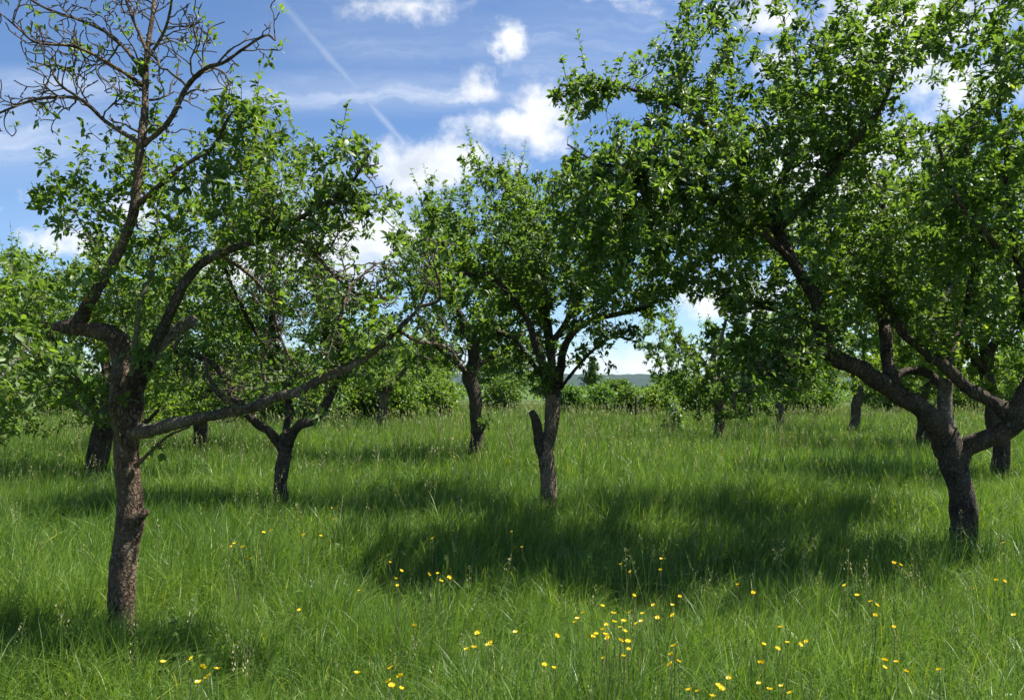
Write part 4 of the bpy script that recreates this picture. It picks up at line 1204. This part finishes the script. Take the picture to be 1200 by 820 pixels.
def seed_heads():
    """flowering stalks of the grass: thin stem with a feathery pale panicle"""
    rng = np.random.default_rng(8)
    V, F, T, nv = [], [], [], 0
    for (y0, y1, n, h0, w, nl, ll) in [(2.3, 6, 230, .56, .0018, 22, .011), (6, 12, 800, .62, .003, 12, .016), (12, 25, 2800, .66, .006, 6, .03), (25, 60, 7000, .70, .014, 3, .07)]:
        y = np.sqrt(rng.uniform(y0 ** 2, y1 ** 2, n)); x = rng.uniform(-1, 1, n) * (.68 * y + 1)
        keep = rng.random(n) < np.clip(.45 + .5 * nz2(x, y, .7, 5.0) + .02 * y, .12, 1)
        x, y = x[keep], y[keep]; n = len(x)
        z = ground_z(x, y); H = h0 * rng.uniform(.75, 1.25, n)
        az = rng.uniform(0, 6.28, n); ln = rng.uniform(.02, .3, n) * H
        t = np.linspace(0, 1, 4)
        cx = x[:, None] + (np.cos(az) * ln)[:, None] * t ** 2; cyy = y[:, None] + (np.sin(az) * ln)[:, None] * t ** 2; cz = z[:, None] + H[:, None] * t
        fa = rng.uniform(-.6, .6, n)
        sx = np.cos(fa)[:, None] * w * .5 * np.ones(4); sy = np.sin(fa)[:, None] * w * .5 * np.ones(4)
        vv = np.stack([np.stack([cx - sx, cyy - sy, cz], -1), np.stack([cx + sx, cyy + sy, cz], -1)], 2).reshape(-1, 3)
        b = np.arange(n)[:, None] * 8; k = np.arange(3)[None] * 2
        V.append(vv); F.append(np.stack([b + k, b + k + 1, b + k + 3, b + k + 2], -1).reshape(-1, 4) + nv); nv += len(vv)
        st = rng.random(n)
        T.append(np.repeat(st * .5, 8))
        # panicle spikelets as small kites round the top of the stem
        rep = np.repeat(np.arange(n), nl); m = len(rep)
        s = rng.uniform(.80, 1.03, m)
        rad = (1.03 - s) * H[rep] * .22 * rng.random(m) + .003; a2 = rng.uniform(0, 6.28, m)
        C = np.stack([x[rep] + np.cos(az[rep]) * ln[rep] * s ** 2 + np.cos(a2) * rad, y[rep] + np.sin(az[rep]) * ln[rep] * s ** 2 + np.sin(a2) * rad, z[rep] + H[rep] * s], 1)
        Dv = unit(np.stack([np.cos(a2) * .5, np.sin(a2) * .5, np.ones(m)], 1)); S = unit(np.cross(Dv, rng.normal(size=(m, 3))))
        l = ll * rng.uniform(.7, 1.4, m)[:, None]
        q = np.stack([C, C + Dv * l * .5 + S * l * .22, C + Dv * l, C + Dv * l * .5 - S * l * .22], 1).reshape(-1, 3)
        V.append(q); F.append(np.arange(len(q)).reshape(-1, 4) + nv); nv += len(q)
        T.append(np.repeat(np.clip(.2 + st[rep] * .7 + rng.normal(size=m) * .1, 0, 1), 4))
    o = build('seeding_grass', np.vstack(V), [np.vstack(F)], M['seed'], tint=np.concatenate(T))
    tag(o, 'pale feathery grass seed heads standing above the meadow', 'grass', kind='stuff')


seed_heads()

def herbs():
    """broad-leaved plants scattered through the grass"""
    rng = np.random.default_rng(66)
    n = 420
    y = np.sqrt(rng.uniform(2.4 ** 2, 13 ** 2, n)); x = rng.uniform(-1, 1, n) * (.68 * y + 1)
    keep = nz2(x, y, 1.1, 2.5) + .5 * nz2(x, y, 3.3, .5) > .12
    x, y = x[keep], y[keep]; n = len(x)
    h = rng.uniform(.12, .32, n)
    cnt = rng.integers(7, 16, n); rep_ = np.repeat(np.arange(n), cnt); m = len(rep_)
    az = rng.uniform(0, 6.28, m); t = rng.uniform(.35, 1.0, m); r = rng.uniform(0, .05, m)
    C = np.stack([x[rep_] + np.cos(az) * r, y[rep_] + np.sin(az) * r, ground_z(x[rep_], y[rep_]) + h[rep_] * t], 1)
    Dv = np.stack([np.cos(az), np.sin(az), rng.uniform(-.1, .9, m)], 1)
    L = rng.uniform(.03, .07, n)[rep_] * rng.uniform(.7, 1.2, m)
    V, F, k = leaves_geometry(C, Dv, unit(rng.normal(size=(m, 3)) * .25 + (0, 0, 1) - Dv * .3), L, L * rng.uniform(.3, .5, n)[rep_], rng, True, .25, .35)
    tint = np.clip(rng.uniform(.1, .9, n)[rep_] + rng.normal(size=m) * .1, 0, .95)
    tag(build('meadow_herbs', V, F, M['leaf_bush'], tint=np.repeat(tint, k)), 'broad-leaved weeds scattered low among the meadow grass', 'weeds', kind='stuff')


herbs()


# ------------------------------------------------------------------ buttercups
ORD = ['first', 'second', 'third', 'fourth', 'fifth', 'sixth', 'seventh', 'eighth', 'ninth', 'tenth', 'eleventh', 'twelfth', 'thirteenth', 'fourteenth', 'fifteenth']
PATCHES = [
    ('in the patch just right of the left front trunk', [(271, 641), (275, 637), (280, 638), (285, 641), (289, 654), (294, 655), (251, 681)]),
    ('near the foot of the small forked apple tree', [(309, 624), (318, 622), (356, 627), (376, 628), (388, 595), (392, 608)]),
    ('in the group below the left front trunk', [(191, 776), (225, 771), (237, 782), (244, 793), (232, 800), (254, 784), (351, 715)]),
    ('in the loose group before the shade, left of centre', [(457, 659), (464, 678), (470, 669), (466, 686), (421, 692)]),
    ('in the shade-edge row below the upright dark trunk', [(502, 673), (513, 672), (517, 681), (526, 677), (486, 733), (507, 631)]),
    ('in the tight bottom-edge group left of centre', [(418, 789), (458, 783), (469, 793), (456, 799), (459, 804), (470, 807)]),
    ('in the low scattered group at bottom centre', [(560, 742), (604, 741), (575, 753), (573, 756), (556, 759), (547, 761), (638, 779), (649, 783), (652, 745)]),
    ('scattered in the shade below the pale sun-dappled trunk', [(600, 623), (612, 641), (739, 670), (728, 661), (775, 655)]),
    ('in the top rows of the dense patch', [(683, 718), (706, 710), (719, 719), (739, 717), (753, 719), (743, 698), (766, 709), (674, 729), (677, 725)]),
    ('in the middle rows of the dense patch', [(720, 729), (731, 728), (746, 731), (752, 728), (711, 732), (727, 735), (707, 738), (732, 740), (699, 743), (695, 746)]),
    ('in the lowest rows of the dense patch', [(713, 748), (727, 751), (736, 752), (737, 761), (731, 769), (708, 771), (710, 744)]),
    ('in the trailing line right of the dense patch', [(771, 724), (788, 709), (789, 721), (790, 757), (787, 767), (795, 775), (786, 779), (797, 699)]),
    ('in the bottom edge group right of centre', [(845, 807), (855, 795), (835, 816), (818, 810), (808, 809), (842, 804)]),
    ('in the upper sunlit group before the right tree', [(895, 755), (911, 760), (923, 753), (937, 755), (945, 752), (915, 735), (892, 777)]),
    ('in the bottom sunlit group before the right tree', [(890, 801), (902, 808), (916, 804), (926, 812)]),
    ('in the line running below the right tree', [(990, 686), (1005, 698), (1021, 705), (1027, 709), (1026, 721), (1048, 735)]),
    ('just left of the right tree foot', [(1048, 660), (1055, 662)]),
    ('in the shade in front of the right tree', [(883, 695), (865, 685), (774, 668)]),
    ('in the bottom right group', [(1037, 774), (1051, 776), (1036, 782), (1062, 787), (1101, 785)]),
    ('at the right edge of the meadow', [(1168, 680), (1177, 681), (1189, 721), (1176, 636)]),
]


def flower_material():
    m = bpy.data.materials.new('glossy_yellow_petal')
    m.use_nodes = True
    m.node_tree.nodes.clear()
    N = NT(m.node_tree)
    tc = N.add('ShaderNodeTexCoord')
    c = N.ramp(N.noise(tc.outputs['Object'], 60, 3), [(.3, (.78, .52, .01)), (.7, (.86, .66, .02))])
    p = N.add('ShaderNodeBsdfPrincipled')
    N.l.new(c, p.inputs['Base Color'])
    p.inputs['Roughness'].default_value = .3
    t = N.add('ShaderNodeBsdfTranslucent')
    N.l.new(c, t.inputs['Color'])
    mx = N.add('ShaderNodeMixShader'); mx.inputs[0].default_value = .35
    N.l.new(p.outputs[0], mx.inputs[1]); N.l.new(t.outputs[0], mx.inputs[2])
    o = N.add('ShaderNodeOutputMaterial'); N.l.new(mx.outputs[0], o.inputs[0])
    return m


M['petal'] = flower_material()
M['stamen'] = simple_material('stamens', [(.3, (.55, .40, .02)), (.7, (.75, .60, .05))], 200, bump=0)


def buttercup_meshes():
    """five cupped petals (one part), a stamen tuft (its sub-part), a thin branching stem"""
    V, F = [], []
    for k in range(5):
        a = k * 2 * math.pi / 5
        rad = np.array((math.cos(a), math.sin(a), 0)); tan = np.array((-math.sin(a), math.cos(a), 0))
        rows = [(0.000, .12, 0.0), (.35, .34, .12), (.70, .55, .34), (.95, .46, .62), (1.04, .2, .74)]
        b = len(V)
        for (r, w, z) in rows:
            for s in (-1, 0, 1):
                V.append((rad * r + tan * w * s) *   0.0105 + np.array((0, 0,   0.0105 * (z + (.06 if s else 0)))))
        for i in range(4):
            for j in range(2):
                q = b + i * 3 + j
                F.append((q, q + 1, q + 4, q + 3))
    head = (np.array(V), np.array(F))
    V, F = [], []
    for i in range(5):
        z = i / 4
        for k in range(8):
            r = .0052 * math.sin(math.pi * (.12 + .8 * z))
            V.append((r * math.cos(k * math.pi / 4), r * math.sin(k * math.pi / 4), .001 + .007 * z))
    for i in range(4):
        for k in range(8):
            F.append((i * 8 + k, i * 8 + (k + 1) % 8, i * 8 + 8 + (k + 1) % 8, i * 8 + 8 + k))
    st = (np.array(V), np.array(F))
    return head, st


def buttercups():
    rng = np.random.default_rng(3)
    head, stam = buttercup_meshes()
    proto_h = proto_s = proto_st = None
    for phrase, pts in PATCHES:
        pts = sorted(pts)
        for j, (px, py) in enumerate(pts):
            h = .54 + .10 * rng.random() + (.04 if py < 660 else 0)
            D = 2.0
            for _ in range(30):                         # depth at which a flower of that height meets the sight line
                D = D * 1.0
                z = at(px, py, D)[2]
                D = (h - EYE) / ((z - EYE) / D)
            p = at(px, py, D)
            gz = float(ground_z(p[0], p[1]))
            if len(pts) > 2:
                lab = '%s yellow buttercup from the left %s' % (ORD[j], phrase)
            else:
                lab = '%s yellow buttercup of the pair %s' % ('left' if j == 0 else 'right', phrase)
            root = empty('buttercup', (p[0], p[1], gz), lab, 'buttercup', 'buttercups in the meadow')
            L = h - gz
            if proto_h is None:
                proto_h = build('flower_head', head[0], [head[1]], M['petal'], root, smooth=True)
                proto_s = build('stamens', stam[0], [stam[1]], M['stamen'], proto_h, smooth=True)
                P, R, _ = catmull([(.05, .03, 0), (.035, .012, .35), (.006, 0, .75), (0, 0, 1.0)], [.0016, .0014, .0012, .001], .08)
                V, F = tube(P, R, 5, 0.0, 1)
                proto_st = build('stem', V, F, M['twig_green'], root, smooth=True)
                hd, s_, stm = proto_h, proto_s, proto_st
            else:
                hd = proto_h.copy(); s_ = proto_s.copy(); stm = proto_st.copy()
                for o, pa in ((hd, root), (s_, hd), (stm, root)):
                    COL.objects.link(o); o.parent = pa
            hd.location = (0, 0, L)
            hd.rotation_euler = (rng.normal() * .35 + .25, rng.normal() * .35, rng.uniform(0, 6.28))
            sc = rng.uniform(.8, 1.15); hd.scale = (sc, sc, sc * rng.uniform(.8, 1.1))
            stm.scale = (1, 1, L)
            stm.rotation_euler = (0, 0, rng.uniform(0, 6.28))


buttercups()
